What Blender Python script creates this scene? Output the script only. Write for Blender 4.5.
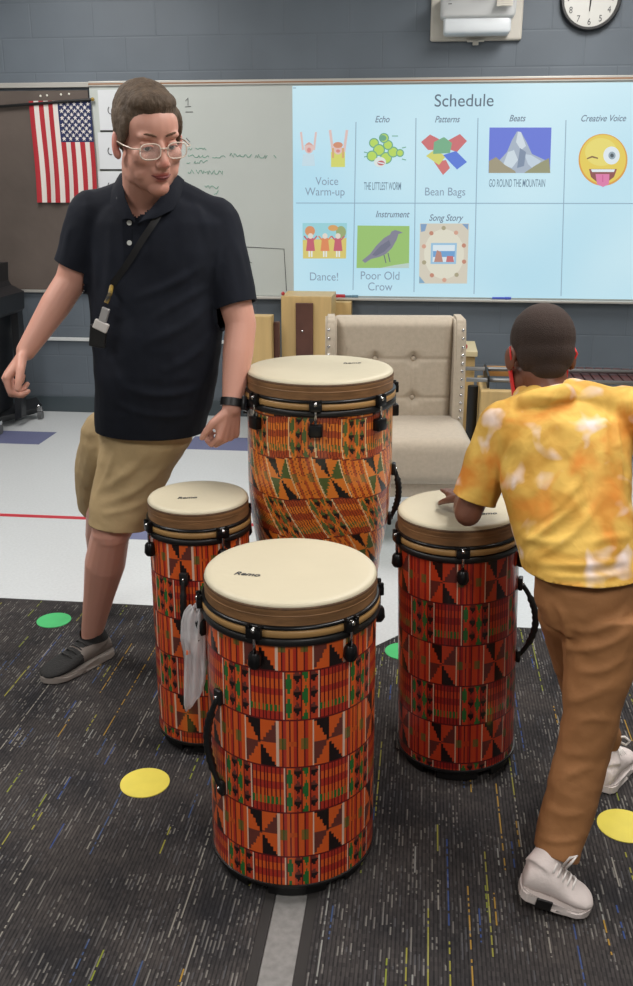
import bpy, bmesh, math, random
import numpy as np
from mathutils import Vector, Matrix, Euler
from mathutils.bvhtree import BVHTree
random.seed(7)
R = math.radians
for o in list(bpy.data.objects): bpy.data.objects.remove(o)
SC = bpy.context.scene
COL = SC.collection

# ------------------------------------------------------------- camera, light
F = 950.0; CX, CY = 316.5, 493.0
PITCH, YAW, HC = R(18.2), R(6.5), 1.55
cam_d = bpy.data.cameras.new('camera'); cam = bpy.data.objects.new('camera', cam_d); COL.objects.link(cam)
cam.location = (0, 0, HC); cam.rotation_euler = (math.pi/2-PITCH, 0, YAW)
cam_d.sensor_fit = 'HORIZONTAL'; cam_d.sensor_width = 36; cam_d.lens = F*36/633
cam_d.clip_start = .02
SC.camera = cam
SC.view_settings.view_transform = 'Standard'; SC.view_settings.look = 'None'
SC.view_settings.gamma = 1; SC.view_settings.use_curve_mapping = False
SC.view_settings.exposure = 0.0
w = bpy.data.worlds.new('world'); SC.world = w; w.use_nodes = True
w.node_tree.nodes['Background'].inputs[0].default_value = (.8, .88, 1, 1)
w.node_tree.nodes['Background'].inputs[1].default_value = .3
CEIL = 3.05
LIGHTS = [(-2.2, 5.0, 34), (.9, 5.0, 38), (-2.2, 2.4, 46), (.9, 2.4, 52), (-2.2, -.4, 46), (.9, -.4, 52)]
for lx, ly, e in LIGHTS:
    ld = bpy.data.lights.new('troffer_light', 'AREA'); ld.shape = 'RECTANGLE'; ld.size = .58; ld.size_y = 1.18
    ld.energy = e; ld.color = (1, .965, .93)
    lo = bpy.data.objects.new('troffer_light', ld); COL.objects.link(lo); lo.location = (lx, ly, CEIL-.03)

# ------------------------------------------------------------- projection helpers
FH = Vector((-math.sin(YAW), math.cos(YAW), 0)); RT = Vector((math.cos(YAW), math.sin(YAW), 0)); UPW = Vector((0, 0, 1))
CF = FH*math.cos(PITCH)-UPW*math.sin(PITCH); CU = FH*math.sin(PITCH)+UPW*math.cos(PITCH)
C0 = Vector((0, 0, HC))
def ray(px, py): return CF+RT*((px-CX)/F)-CU*((py-CY)/F)
def P(px, py, D):
    d = ray(px, py); return C0+d*(D/d.dot(FH))
def G(px, py, h=0.0):
    d = ray(px, py); return C0+d*((h-HC)/d.z)
WY = 6.32
def W(px, py, off=0.0):
    d = ray(px, py); return C0+d*((WY-off)/d.y)
def mpp(p): return (p-C0).dot(CF)/F
def proj(p):
    v = p-C0; z = v.dot(CF); return (CX+F*v.dot(RT)/z, CY-F*v.dot(CU)/z)

# ------------------------------------------------------------- materials
def lin(c):
    def f(v):
        v = v/255.0
        return v/12.92 if v <= .04045 else ((v+.055)/1.055)**2.4
    return (f(c[0]), f(c[1]), f(c[2]), 1)
def nodes(m):
    m.use_nodes = True; nt = m.node_tree; return nt, nt.nodes['Principled BSDF']
def mat(name, c, rough=.6, metal=0, var=0, vs=8, bump=0, bs=60, spec=.5, stretch=None, coat=0, c2=None, sheen=0, sss=0):
    m = bpy.data.materials.new(name); nt, b = nodes(m); N = nt.nodes; L = nt.links
    b.inputs['Roughness'].default_value = rough; b.inputs['Metallic'].default_value = metal
    b.inputs['Specular IOR Level'].default_value = spec; b.inputs['Coat Weight'].default_value = coat
    b.inputs['Sheen Weight'].default_value = sheen
    if sss:
        b.inputs['Subsurface Weight'].default_value = sss; b.inputs['Subsurface Scale'].default_value = .01
        b.inputs['Subsurface Radius'].default_value = (1, .35, .2)
    tc = N.new('ShaderNodeTexCoord'); mp = N.new('ShaderNodeMapping'); L.new(tc.outputs['Object'], mp.inputs[0])
    if stretch: mp.inputs['Scale'].default_value = stretch
    col = lin(c)
    if var or c2:
        n = N.new('ShaderNodeTexNoise'); n.inputs['Scale'].default_value = vs; n.inputs['Detail'].default_value = 5
        L.new(mp.outputs[0], n.inputs['Vector'])
        cr = N.new('ShaderNodeValToRGB'); cr.color_ramp.elements[0].position = .3; cr.color_ramp.elements[1].position = .7
        ca = lin(c2) if c2 else tuple(v*(1-var) for v in col[:3])+(1,)
        cb = col if c2 else tuple(min(1, v*(1+var)) for v in col[:3])+(1,)
        cr.color_ramp.elements[0].color = ca; cr.color_ramp.elements[1].color = cb
        L.new(n.outputs[0], cr.inputs[0]); L.new(cr.outputs[0], b.inputs['Base Color'])
    else: b.inputs['Base Color'].default_value = col
    if bump:
        n2 = N.new('ShaderNodeTexNoise'); n2.inputs['Scale'].default_value = bs; n2.inputs['Detail'].default_value = 3
        L.new(mp.outputs[0], n2.inputs['Vector'])
        bp = N.new('ShaderNodeBump'); bp.inputs['Strength'].default_value = bump; bp.inputs['Distance'].default_value = .01
        L.new(n2.outputs[0], bp.inputs['Height']); L.new(bp.outputs[0], b.inputs['Normal'])
    return m
def mat_attr(name, rough=.5, coat=0, bump=0, bs=200, spec=.5, sss=0, var=0):
    m = mat(name, (128, 128, 128), rough, 0, 0, 8, bump, bs, spec, coat=coat, sss=sss); nt, b = nodes(m)
    a = nt.nodes.new('ShaderNodeAttribute'); a.attribute_name = 'Col'
    nt.links.new(a.outputs['Color'], b.inputs['Base Color'])
    return m
def emis(name, c, s=1.0):
    m = bpy.data.materials.new(name); nt, b = nodes(m)
    b.inputs['Base Color'].default_value = (.02, .02, .02, 1); b.inputs['Roughness'].default_value = .6
    b.inputs['Specular IOR Level'].default_value = .2
    b.inputs['Emission Color'].default_value = lin(c); b.inputs['Emission Strength'].default_value = s
    return m
black = mat('black_plastic', (18, 18, 19), .42, bump=.05)
blackm = mat('black_metal', (20, 20, 22), .3, .4)
chrome = mat('chrome', (200, 200, 200), .2, 1)

# ------------------------------------------------------------- mesh helpers
def setparent(o, parent):
    if parent is not None: o.parent = parent
def mk(name, bm, m, parent=None, smooth=False, world=True, angle=None):
    me = bpy.data.meshes.new(name)
    if parent is not None and world:
        M = parent.get('_m'); 
        bmesh.ops.transform(bm, matrix=MATS[parent.name].inverted(), verts=bm.verts)
    bmesh.ops.recalc_face_normals(bm, faces=bm.faces) if not smooth == 'keep' else None
    bm.to_mesh(me); bm.free()
    for x in (m if isinstance(m, (list, tuple)) else [m]): me.materials.append(x)
    if smooth:
        me.polygons.foreach_set('use_smooth', [True]*len(me.polygons))
        if angle: me.set_sharp_from_angle(angle=R(angle))
    o = bpy.data.objects.new(name, me); COL.objects.link(o); setparent(o, parent)
    return o
MATS = {}
def tag(o, label=None, cat=None, group=None, kind=None):
    if label: o['label'] = label
    if cat: o['category'] = cat
    if group: o['group'] = group
    if kind: o['kind'] = kind
    return o
def thing(name, loc, label, cat, group=None, rz=0):
    o = bpy.data.objects.new(name, None); COL.objects.link(o); o.location = loc; o.rotation_euler = (0, 0, rz)
    o.empty_display_size = .05
    MATS[o.name] = Matrix.Translation(Vector(loc)) @ Matrix.Rotation(rz, 4, 'Z')
    return tag(o, label, cat, group)
def rebase(o, loc):
    """mesh object as top-level thing: move its origin to loc"""
    o.data.transform(Matrix.Translation(-Vector(loc))); o.location = loc
    MATS[o.name] = Matrix.Translation(Vector(loc)); return o
def struct(name, bm, m, smooth=False, parent=None):
    o = mk(name, bm, m, parent, smooth)
    o['kind'] = 'structure'; return o
def box(bm, c, s, rot=None, bevel=0, seg=2, mi=0):
    r = bmesh.ops.create_cube(bm, size=1.0); vs = r['verts']
    bmesh.ops.scale(bm, vec=Vector(s), verts=vs)
    if bevel:
        es = list({e for v in vs for e in v.link_edges})
        rr = bmesh.ops.bevel(bm, geom=es, offset=bevel, segments=seg, affect='EDGES', profile=.5)
        vs = list({v for f in rr['faces'] for v in f.verts} | {v for v in vs if v.is_valid})
    if rot is not None: bmesh.ops.rotate(bm, cent=(0, 0, 0), matrix=rot, verts=vs)
    bmesh.ops.translate(bm, vec=Vector(c), verts=vs)
    if mi:
        for f in {f for v in vs for f in v.link_faces}: f.material_index = mi
    return vs
def frame_m(ax, up=Vector((0, 0, 1))):
    z = ax.normalized(); 
    if abs(z.dot(up)) > .98: up = Vector((1, 0, 0))
    x = up.cross(z).normalized(); y = z.cross(x)
    return Matrix((x, y, z)).transposed()
def loft(bm, rings, N=20, cap=True, mi=0):
    """rings: (center, a, b, ax, ay)"""
    prev = None; first = None; fs = []
    for c, a, b, ax, ay in rings:
        cur = [bm.verts.new(c+ax*(a*math.cos(2*math.pi*i/N))+ay*(b*math.sin(2*math.pi*i/N))) for i in range(N)]
        if prev:
            for i in range(N): fs.append(bm.faces.new((prev[i], prev[(i+1) % N], cur[(i+1) % N], cur[i])))
        else: first = cur
        prev = cur
    if cap: fs.append(bm.faces.new(first[::-1])); fs.append(bm.faces.new(prev))
    for f in fs: f.material_index = mi
    return fs
def tube(bm, pts, rad, N=10, cap=True, mi=0, flat=1.0, up=Vector((0, 0, 1))):
    pts = [Vector(p) for p in pts]; n = len(pts); rings = []
    rads = rad if isinstance(rad, (list, tuple)) else [rad]*n
    px = None
    for i in range(n):
        t = (pts[min(i+1, n-1)]-pts[max(i-1, 0)]).normalized()
        if px is None: M = frame_m(t, up); x = M.col[0].copy()
        else: x = (px-t*px.dot(t)).normalized()
        y = t.cross(x); px = x
        rings.append((pts[i], rads[i], rads[i]*flat, x, y))
    return loft(bm, rings, N, cap, mi)
def lathe(bm, prof, N=64, mi=0, c=(0, 0, 0)):
    """prof: (r,z) list"""
    c = Vector(c); prev = None
    for r, z in prof:
        if r < 1e-6: cur = [bm.verts.new(c+Vector((0, 0, z)))]
        else: cur = [bm.verts.new(c+Vector((r*math.cos(2*math.pi*i/N), r*math.sin(2*math.pi*i/N), z))) for i in range(N)]
        if prev:
            for i in range(N):
                j = (i+1) % N
                if len(prev) == 1 and len(cur) == 1: break
                if len(prev) == 1: f = bm.faces.new((prev[0], cur[j], cur[i]))
                elif len(cur) == 1: f = bm.faces.new((prev[i], prev[j], cur[0]))
                else: f = bm.faces.new((prev[i], prev[j], cur[j], cur[i]))
                f.material_index = mi
        prev = cur
def ell(bm, c, r, rot=None, u=20, v=14):
    rr = bmesh.ops.create_uvsphere(bm, u_segments=u, v_segments=v, radius=1)['verts']
    bmesh.ops.scale(bm, vec=Vector(r), verts=rr)
    if rot is not None: bmesh.ops.transform(bm, matrix=rot.to_4x4(), verts=rr)
    bmesh.ops.translate(bm, vec=Vector(c), verts=rr)
def cap(bm, p1, p2, r1, r2, N=14):
    p1 = Vector(p1); p2 = Vector(p2)
    ell(bm, p1, (r1,)*3, u=N, v=8); ell(bm, p2, (r2,)*3, u=N, v=8)
    tube(bm, [p1, p2], [r1*.995, r2*.995], N)
def chain(bm, pts, rads, N=14):
    for i in range(len(pts)-1): cap(bm, pts[i], pts[i+1], rads[i], rads[i+1], N)
def remesh(bm, voxel, smooth=4, name='tmp', noise=None):
    me = bpy.data.meshes.new(name); bm.to_mesh(me); bm.free()
    o = bpy.data.objects.new(name, me); COL.objects.link(o)
    md = o.modifiers.new('r', 'REMESH'); md.mode = 'VOXEL'; md.voxel_size = voxel; md.adaptivity = 0
    if smooth:
        s = o.modifiers.new('s', 'SMOOTH'); s.factor = .5; s.iterations = smooth
    if noise:
        for sc, st in noise:
            tx = bpy.data.textures.new('n', 'CLOUDS'); tx.noise_scale = sc; tx.noise_depth = 1
            d = o.modifiers.new('d', 'DISPLACE'); d.texture = tx; d.strength = st; d.texture_coords = 'GLOBAL'; d.mid_level = .5
    bpy.context.view_layer.update()
    dg = bpy.context.evaluated_depsgraph_get()
    m2 = bpy.data.meshes.new_from_object(o.evaluated_get(dg))
    bpy.data.objects.remove(o)
    out = bmesh.new(); out.from_mesh(m2); bpy.data.meshes.remove(m2)
    return out
def cutplane(bm, p, n, rad):
    """open the mesh beyond plane p/n, within radius"""
    p = Vector(p); n = Vector(n).normalized()
    fs = [f for f in bm.faces if (f.calc_center_median()-p).length < rad]
    geom = fs+list({e for f in fs for e in f.edges})+list({v for f in fs for v in f.verts})
    bmesh.ops.bisect_plane(bm, geom=geom, plane_co=p, plane_no=n, clear_outer=False, dist=1e-5)
    kill = [f for f in bm.faces if (f.calc_center_median()-p).length < rad*1.05 and (f.calc_center_median()-p).dot(n) > 1e-5]
    bmesh.ops.delete(bm, geom=kill, context='FACES')
def cutsleeve(bm, p, n, rad, ln=.13, keep=None):
    """open a sleeve end: remove the cap beyond the plane, inside a cylinder round the arm"""
    n = Vector(n).normalized(); p = Vector(p)
    def inside(f, lo):
        d = f.calc_center_median()-p; t_ = d.dot(n); return lo < t_ < ln and (d-n*t_).length < rad and not (keep and keep(d+p))
    fs = [f for f in bm.faces if inside(f, -.02)]
    bmesh.ops.bisect_plane(bm, geom=fs+list({e for f in fs for e in f.edges})+list({v for f in fs for v in f.verts}), plane_co=p, plane_no=n, dist=1e-5)
    bmesh.ops.delete(bm, geom=[f for f in bm.faces if inside(f, 1e-5)], context='FACES')
def folds(bm, segs):
    """raise soft cloth folds along lines laid on the surface: x0,y0,xm,ym,x1,y1,width,height"""
    bm.normal_update(); bv_ = BVHTree.FromBMesh(bm); bm.verts.ensure_lookup_table()
    co = np.array([v.co[:] for v in bm.verts]); no = np.array([v.normal[:] for v in bm.verts]); dz = np.zeros(len(co))
    for x0, y0, xm, ym, x1, y1, wd, am in segs:
        pts = []
        for i in range(13):
            t_ = i/12; x = (1-t_)**2*x0+2*t_*(1-t_)*xm+t_*t_*x1; y = (1-t_)**2*y0+2*t_*(1-t_)*ym+t_*t_*y1
            h_ = bv_.ray_cast(C0, ray(x, y).normalized())
            if h_[0] is not None: pts.append(np.array(h_[0]))
        if len(pts) < 4: continue
        best = np.full(len(co), 9.0); tt = np.zeros(len(co)); n = len(pts)-1
        for i in range(n):
            a, b = pts[i], pts[i+1]; ab = b-a; L_ = max(1e-9, ab @ ab); k = np.clip(((co-a) @ ab)/L_, 0, 1)
            d = np.linalg.norm(co-(a+k[:, None]*ab), axis=1); m_ = d < best; best[m_] = d[m_]; tt[m_] = ((i+k)/n)[m_]
        tap = np.sin(np.pi*np.clip(tt, .0, 1))**.7
        dz += am*tap*(np.exp(-(best/wd)**2)-.45*np.exp(-(best/(2.3*wd))**2))
    co = co+no*dz[:, None]
    for v, c in zip(bm.verts, co): v.co = c
def inpoly(x, y, poly):
    c = False; n = len(poly)
    for i in range(n):
        x1, y1 = poly[i]; x2, y2 = poly[i-1]
        if (y1 > y) != (y2 > y) and x < (x2-x1)*(y-y1)/(y2-y1)+x1: c = not c
    return c
def setcol(o, cols):
    """per-corner colours from one per face (N,3) linear"""
    me = o.data; n = len(me.polygons)
    tot = np.empty(n, dtype=np.int32); me.polygons.foreach_get('loop_total', tot)
    a = me.color_attributes.new('Col', 'FLOAT_COLOR', 'CORNER')
    c = np.ones((tot.sum(), 4), dtype=np.float32); c[:, :3] = np.repeat(cols, tot, axis=0)
    a.data.foreach_set('color', c.ravel())
def L3(*c): return np.array(lin(c)[:3])
def text_mesh(s, size, M, m, name, parent=None, extrude=.0004, align='CENTER', sx=1.0, shear=0, bold=0):
    cu = bpy.data.curves.new('t', 'FONT'); cu.body = s; cu.size = size; cu.align_x = align; cu.align_y = 'CENTER'
    cu.extrude = extrude; cu.shear = shear; cu.offset = bold
    o = bpy.data.objects.new('t', cu); COL.objects.link(o)
    bpy.context.view_layer.update()
    me = bpy.data.meshes.new_from_object(o.evaluated_get(bpy.context.evaluated_depsgraph_get()))
    bpy.data.objects.remove(o)
    bm = bmesh.new(); bm.from_mesh(me); bpy.data.meshes.remove(me)
    bmesh.ops.scale(bm, vec=(sx, 1, 1), verts=bm.verts)
    bmesh.ops.transform(bm, matrix=M, verts=bm.verts)
    return mk(name, bm, m, parent, smooth='keep') if True else None

# ============================================================= ROOM
# floor of vinyl tiles
TS = .3048
def floor_mat(name, c):
    m = mat(name, c, .22, var=.05, vs=90, bump=.01, bs=12, spec=.45); return m
fw = floor_mat('vinyl_tile_white', (206, 210, 212)); fb = floor_mat('vinyl_tile_blue', (112, 116, 150))
grout = mat('grout', (170, 172, 172), .5)
XL, XR, YB = -5.2, 4.2, -2.6
pB = G(25, 437.5); ox = pB.x-TS/2; oy = pB.y-TS/2
bm = bmesh.new()
blues = [G(25, 437.5), G(-30, 437.5), G(240, 443), G(212, 443), G(144, 535), G(632, 437)]
bset = {(math.floor((q.x-ox)/TS), math.floor((q.y-oy)/TS)) for q in blues}
i0, i1 = math.floor((XL-ox)/TS), math.ceil((XR-ox)/TS); j0, j1 = math.floor((YB-oy)/TS), math.ceil((WY-oy)/TS)
vv = {}
def gv(x, y):
    k = (round(x, 5), round(y, 5))
    if k not in vv: vv[k] = bm.verts.new((x, y, 0))
    return vv[k]
for i in range(i0, i1):
    for j in range(j0, j1):
        xa, xb = max(XL, ox+i*TS), min(XR, ox+(i+1)*TS); ya, yb = max(YB, oy+j*TS), min(WY, oy+(j+1)*TS)
        if xb-xa < 1e-4 or yb-ya < 1e-4: continue
        f = bm.faces.new((gv(xa, ya), gv(xb, ya), gv(xb, yb), gv(xa, yb)))
        f.material_index = 1 if (i, j) in bset else 0
bmesh.ops.solidify(bm, geom=list(bm.faces), thickness=.0)if False else None
struct('floor', bm, [fw, fb])

# block walls
def block_mat(name, c, c2):
    m = mat(name, c, .55, bump=0); nt, b = nodes(m); N = nt.nodes; L = nt.links
    tc = N.new('ShaderNodeTexCoord'); mp = N.new('ShaderNodeMapping'); L.new(tc.outputs['Object'], mp.inputs[0])
    mp.inputs['Rotation'].default_value = (math.pi/2, 0, 0)
    sx = N.new('ShaderNodeSeparateXYZ'); L.new(tc.outputs['Object'], sx.inputs[0])
    cb = N.new('ShaderNodeCombineXYZ')
    ad = N.new('ShaderNodeMath'); ad.operation = 'ADD'; L.new(sx.outputs[0], ad.inputs[0]); L.new(sx.outputs[1], ad.inputs[1])
    L.new(ad.outputs[0], cb.inputs[0]); L.new(sx.outputs[2], cb.inputs[1])
    br = N.new('ShaderNodeTexBrick'); L.new(cb.outputs[0], br.inputs['Vector'])
    br.inputs['Scale'].default_value = 1; br.inputs['Brick Width'].default_value = .4; br.inputs['Row Height'].default_value = .2
    br.inputs['Mortar Size'].default_value = .006; br.inputs['Mortar Smooth'].default_value = .6
    br.inputs['Color1'].default_value = lin(c); br.inputs['Color2'].default_value = lin(c2)
    br.inputs['Mortar'].default_value = tuple(v*.93 for v in lin(c)[:3])+(1,)
    ns = N.new('ShaderNodeTexNoise'); ns.inputs['Scale'].default_value = 45; ns.inputs['Detail'].default_value = 4
    L.new(tc.outputs['Object'], ns.inputs['Vector'])
    n3 = N.new('ShaderNodeTexNoise'); n3.inputs['Scale'].default_value = 2.2; L.new(tc.outputs['Object'], n3.inputs['Vector'])
    mx = N.new('ShaderNodeMix'); mx.data_type = 'RGBA'; mx.blend_type = 'MULTIPLY'; mx.inputs[0].default_value = .35
    L.new(br.outputs['Color'], mx.inputs[6]); L.new(n3.outputs[0], mx.inputs[7]); L.new(mx.outputs[2], b.inputs['Base Color'])
    mm = N.new('ShaderNodeMath'); mm.operation = 'MULTIPLY_ADD'; L.new(ns.outputs[0], mm.inputs[0]); mm.inputs[1].default_value = .25
    iv = N.new('ShaderNodeMath'); iv.operation = 'SUBTRACT'; iv.inputs[0].default_value = 1; L.new(br.outputs['Fac'], iv.inputs[1])
    L.new(iv.outputs[0], mm.inputs[2])
    bp = N.new('ShaderNodeBump'); bp.inputs['Strength'].default_value = .28; bp.inputs['Distance'].default_value = .005
    L.new(mm.outputs[0], bp.inputs['Height']); L.new(bp.outputs[0], b.inputs['Normal'])
    return m
wallm = block_mat('painted_block', (106, 116, 126), (103, 113, 123))
wallo = block_mat('painted_block_pale', (190, 190, 184), (186, 186, 180))
T = .15
bm = bmesh.new(); box(bm, ((XL+XR)/2, WY+T/2, CEIL/2), (XR-XL, T, CEIL)); struct('wall_back', bm, wallm)
bm = bmesh.new(); box(bm, (XL-T/2, (WY+YB)/2, CEIL/2), (T, WY-YB, CEIL)); struct('wall_left', bm, wallo)
bm = bmesh.new(); box(bm, (XR+T/2, (WY+YB)/2, CEIL/2), (T, WY-YB, CEIL)); struct('wall_right', bm, wallo)
bm = bmesh.new(); box(bm, ((XL+XR)/2, YB-T/2, CEIL/2), (XR-XL, T, CEIL)); struct('wall_front', bm, wallo)
bm = bmesh.new(); box(bm, ((XL+XR)/2, (WY+YB)/2, CEIL+.05), (XR-XL, WY-YB, .1))
struct('ceiling', bm, mat('ceiling_tile', (205, 205, 200), .9, bump=.2, bs=150))
bm = bmesh.new(); box(bm, ((XL+XR)/2, WY-.006, .055), (XR-XL, .012, .11), bevel=.003)
struct('baseboard_back', bm, mat('vinyl_base', (66, 76, 82), .4))
for lx, ly, e in LIGHTS:
    t = thing('ceiling_light', (lx, ly, CEIL-.03), 'recessed white ceiling light panel, '+('left' if lx < 0 else 'right')+' row, '+{5.0: 'nearest the whiteboard wall', 2.4: 'above the drums', -.4: 'behind the camera'}[ly], 'light', 'ceiling panels')
    bm = bmesh.new()
    for sx in (-1, 1):
        box(bm, (lx+sx*.31, ly, CEIL-.012), (.03, 1.26, .024)); box(bm, (lx, ly+sx*.615, CEIL-.012), (.59, .03, .024))
    mk('frame', bm, mat('troffer_white', (230, 230, 228), .5), t)
    bm = bmesh.new(); box(bm, (lx, ly, CEIL-.008), (.59, 1.2, .008)); mk('diffuser', bm, emis('diffuser', (255, 250, 244), 2.0), t)

# chair rail on the left part of the wall
bm = bmesh.new(); a = W(-260, 334); b = W(262, 341)
box(bm, ((a.x+b.x)/2, WY-.012, (a.z+b.z)/2), (b.x-a.x, .024, .022), bevel=.003)
struct('trim_1', bm, mat('rail_white', (205, 208, 208), .4))

# ============================================================= BOARDS
zt = W(300, 84).z; zb = W(300, 296).z
xb0 = W(97, 190).x; xb1 = 3.6
xl0 = W(-230, 190).x
alu = mat('aluminium_trim', (186, 184, 178), .35, .3)
t = thing('whiteboard', ((xb0+xb1)/2, WY-.01, zb), 'long white dry-erase board with faint green and black marker writing on the block wall', 'whiteboard')
bm = bmesh.new(); box(bm, ((xb0+xb1)/2, WY-.008, (zt+zb)/2), (xb1-xb0, .016, zt-zb-.004)); mk('panel', bm, mat('whiteboard', (190, 196, 192), .28, var=.03, vs=2), t)
bm = bmesh.new(); box(bm, ((xb0+xb1)/2, WY-.014, zt+.012), (xb1-xb0, .028, .03), bevel=.003); mk('top_rail', bm, alu, t)
bm = bmesh.new(); box(bm, ((xb0+xb1)/2, WY-.035, zb-.008), (xb1-xb0, .07, .016), bevel=.004); mk('marker_tray', bm, alu, t)
bm = bmesh.new(); box(bm, ((xb0+xb1)/2, WY-.019, zt+.0105), (xb1-xb0, .02, .008)); mk('cork_strip', bm, mat('cork', (150, 110, 78), .8), t)
ink = mat('marker_black', (60, 62, 66), .6); gink = mat('marker_green', (110, 168, 148), .6)
def scribble(x0, y0, x1, y1, amp, m, name='marker_writing', wd=.002, words=None, step=1.3):
    bm = bmesh.new(); x = x0; pts = []
    rnd = random.Random(int(x0*7+y0))
    while x < x1:
        yy = y0+(y1-y0)*(x-x0)/(x1-x0)
        if rnd.random() < .13:
            if len(pts) > 2: tube(bm, pts, wd, 4)
            pts = []; x += 2.2; continue
        pts.append(W(x+rnd.uniform(-.8, .8), yy+rnd.choice((-1, 1))*amp*rnd.uniform(.3, 1), .0175)); x += step
    if len(pts) > 2: tube(bm, pts, wd, 4)
    return mk(name, bm, m, t)
scribble(188, 149, 206, 149, 1.2, gink); scribble(188, 156, 226, 157, 1.4, gink); scribble(228, 155, 277, 157, 2.2, gink)
scribble(186, 162, 209, 162, 1.8, gink); scribble(188, 171, 223, 173, 2.4, gink)
scribble(205, 187, 224, 188, 1.8, gink); scribble(214, 193, 218, 192, 2.2, gink)
for pl_ in (((185.5, 101), (188, 98), (188, 105.5)), ((185, 107), (191, 106.5)), ((185.5, 112), (193, 112)), ((246, 247), (284, 249), (286.5, 291)), ((186, 138), (190, 142)), ((250, 262), (252, 263))):
    bm = bmesh.new(); tube(bm, [W(x, y, .0175) for x, y in pl_], .002, 4); mk('marker_line', bm, ink, t)

# white papers fixed along the left end of the board
paper = mat('white_paper', (212, 216, 220), .6)
words = ['uppermost', 'middle', 'lowest']
for k, (ya, yb_) in enumerate(((90, 130), (132.5, 169), (171.5, 200))):
    a = W(97.5, ya, .018); b = W(131, yb_, .018)
    pt = thing('paper_sheet', ((a.x+b.x)/2, WY-.018, b.z), words[k]+' of the three white paper sheets pinned at the left end of the whiteboard', 'paper', 'paper sheets on the whiteboard')
    bm = bmesh.new(); box(bm, ((a.x+b.x)/2, WY-.0172, (a.z+b.z)/2), (b.x-a.x, .002, a.z-b.z)); mk('sheet', bm, paper, pt)
    bm = bmesh.new()
    cxp, cyp = 110, (ya+yb_)/2+2
    tube(bm, [W(cxp+1+3*math.cos(q), cyp-2+4*math.sin(q), .0195) for q in [1.2+.4*i for i in range(8)]], .0028, 5)
    mk('ink_mark', bm, ink, pt)
    bm = bmesh.new(); box(bm, ((a.x+b.x)/2, WY-.0172, b.z-.006), (b.x-a.x, .003, .009)); mk('black_edge', bm, black, pt)

# brown paper covered bulletin board
zt2 = W(50, 90).z; zb2 = W(50, 290).z
t2 = thing('bulletin_board', ((xl0+xb0)/2, WY-.01, zb2), 'bulletin board covered with dark brown paper behind the striped flag', 'bulletin board')
bm = bmesh.new(); box(bm, ((xl0+xb0)/2-.005, WY-.009, (zt2+zb2)/2), (xb0-xl0-.012, .018, zt2-zb2-.01))
mk('panel', bm, mat('brown_paper', (92, 82, 76), .75, var=.15, vs=2.5, bump=.5, bs=5), t2)
bm = bmesh.new(); box(bm, ((xl0+xb0)/2, WY-.014, zt+.008), (xb0-xl0, .028, .03), bevel=.003); mk('top_rail', bm, alu, t2)
bm = bmesh.new(); box(bm, ((xl0+xb0)/2, WY-.014, zb2-.006), (xb0-xl0, .028, .018), bevel=.003); mk('bottom_rail', bm, alu, t2)
for k, (qx, qy) in enumerate(((40.5, 96), (47, 95.5), (61, 94.5), (69, 94))):
    bm = bmesh.new(); p = W(qx, qy, .02); ell(bm, p, (.007, .005, .007), u=10, v=8)
    mk('push_pin', bm, mat('pin_white', (230, 228, 215), .4), t2)

# flag
pa = W(29, 101, .03); pb = W(91, 101, .03); pc = W(31, 203, .03)
fwid = pb.x-pa.x; fh = pb.z-pc.z
ft = thing('flag', ((pa.x+pb.x)/2, WY-.03, pa.z), 'american flag with red and white stripes hung vertically on the brown board', 'flag')
nx, ny = 130, 190
bm = bmesh.new(); vs = []
for j in range(ny+1):
    for i in range(nx+1):
        u, v = i/nx, j/ny
        vs.append(bm.verts.new((pa.x+fwid*u+.012*v*math.sin(3*v), WY-.034-.006*math.sin(u*19+2*v)*(.3+v)-.006*v, pa.z-fh*v)))
for j in range(ny):
    for i in range(nx):
        k = j*(nx+1)+i; bm.faces.new((vs[k], vs[k+nx+1], vs[k+nx+2], vs[k+1]))
o = mk('cloth', bm, mat_attr('flag_cloth', .8, bump=.1), ft, smooth='keep')
uu, v_ = np.meshgrid((np.arange(nx)+.5)/nx, (np.arange(ny)+.5)/ny); uu = uu.ravel(); v_ = v_.ravel()
stripe = np.floor(uu*13).astype(int) % 2
red = L3(168, 38, 48); wht = L3(216, 210, 205); blu = L3(30, 40, 82)
c = np.where((stripe == 0)[:, None], red, wht)
cant = (uu > 6/13) & (v_ < .40); c[cant] = blu
cu_ = (uu-6/13)/(7/13); cv = v_/.40
st = np.zeros(len(uu), bool)
for i in range(1, 10):           # nine staggered lines of stars
    n = 6 if i % 2 else 5
    for j in range(n):
        sx_ = i/10; sy_ = (2*j+1)/12 if n == 6 else (2*j+2)/12
        dx = (cu_-sx_)*(7/13)*fwid; dy = (cv-sy_)*.40*fh
        rr_ = np.sqrt(dx*dx+dy*dy); an = np.arctan2(dx, -dy)
        rad = .0125*(.72+.28*np.cos(5*an)); st |= rr_ < rad
c[cant & st] = wht
setcol(o, c)
bm = bmesh.new(); tube(bm, [W(-12, 107.5, .04), W(58, 102, .04), W(92, 99.5, .04)], .009, 8); mk('rod', bm, black, ft)
bm = bmesh.new(); ell(bm, W(92.5, 99.3, .04), (.012,)*3, u=10, v=8); mk('finial', bm, mat('brass', (190, 160, 90), .3, .8), ft)

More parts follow.
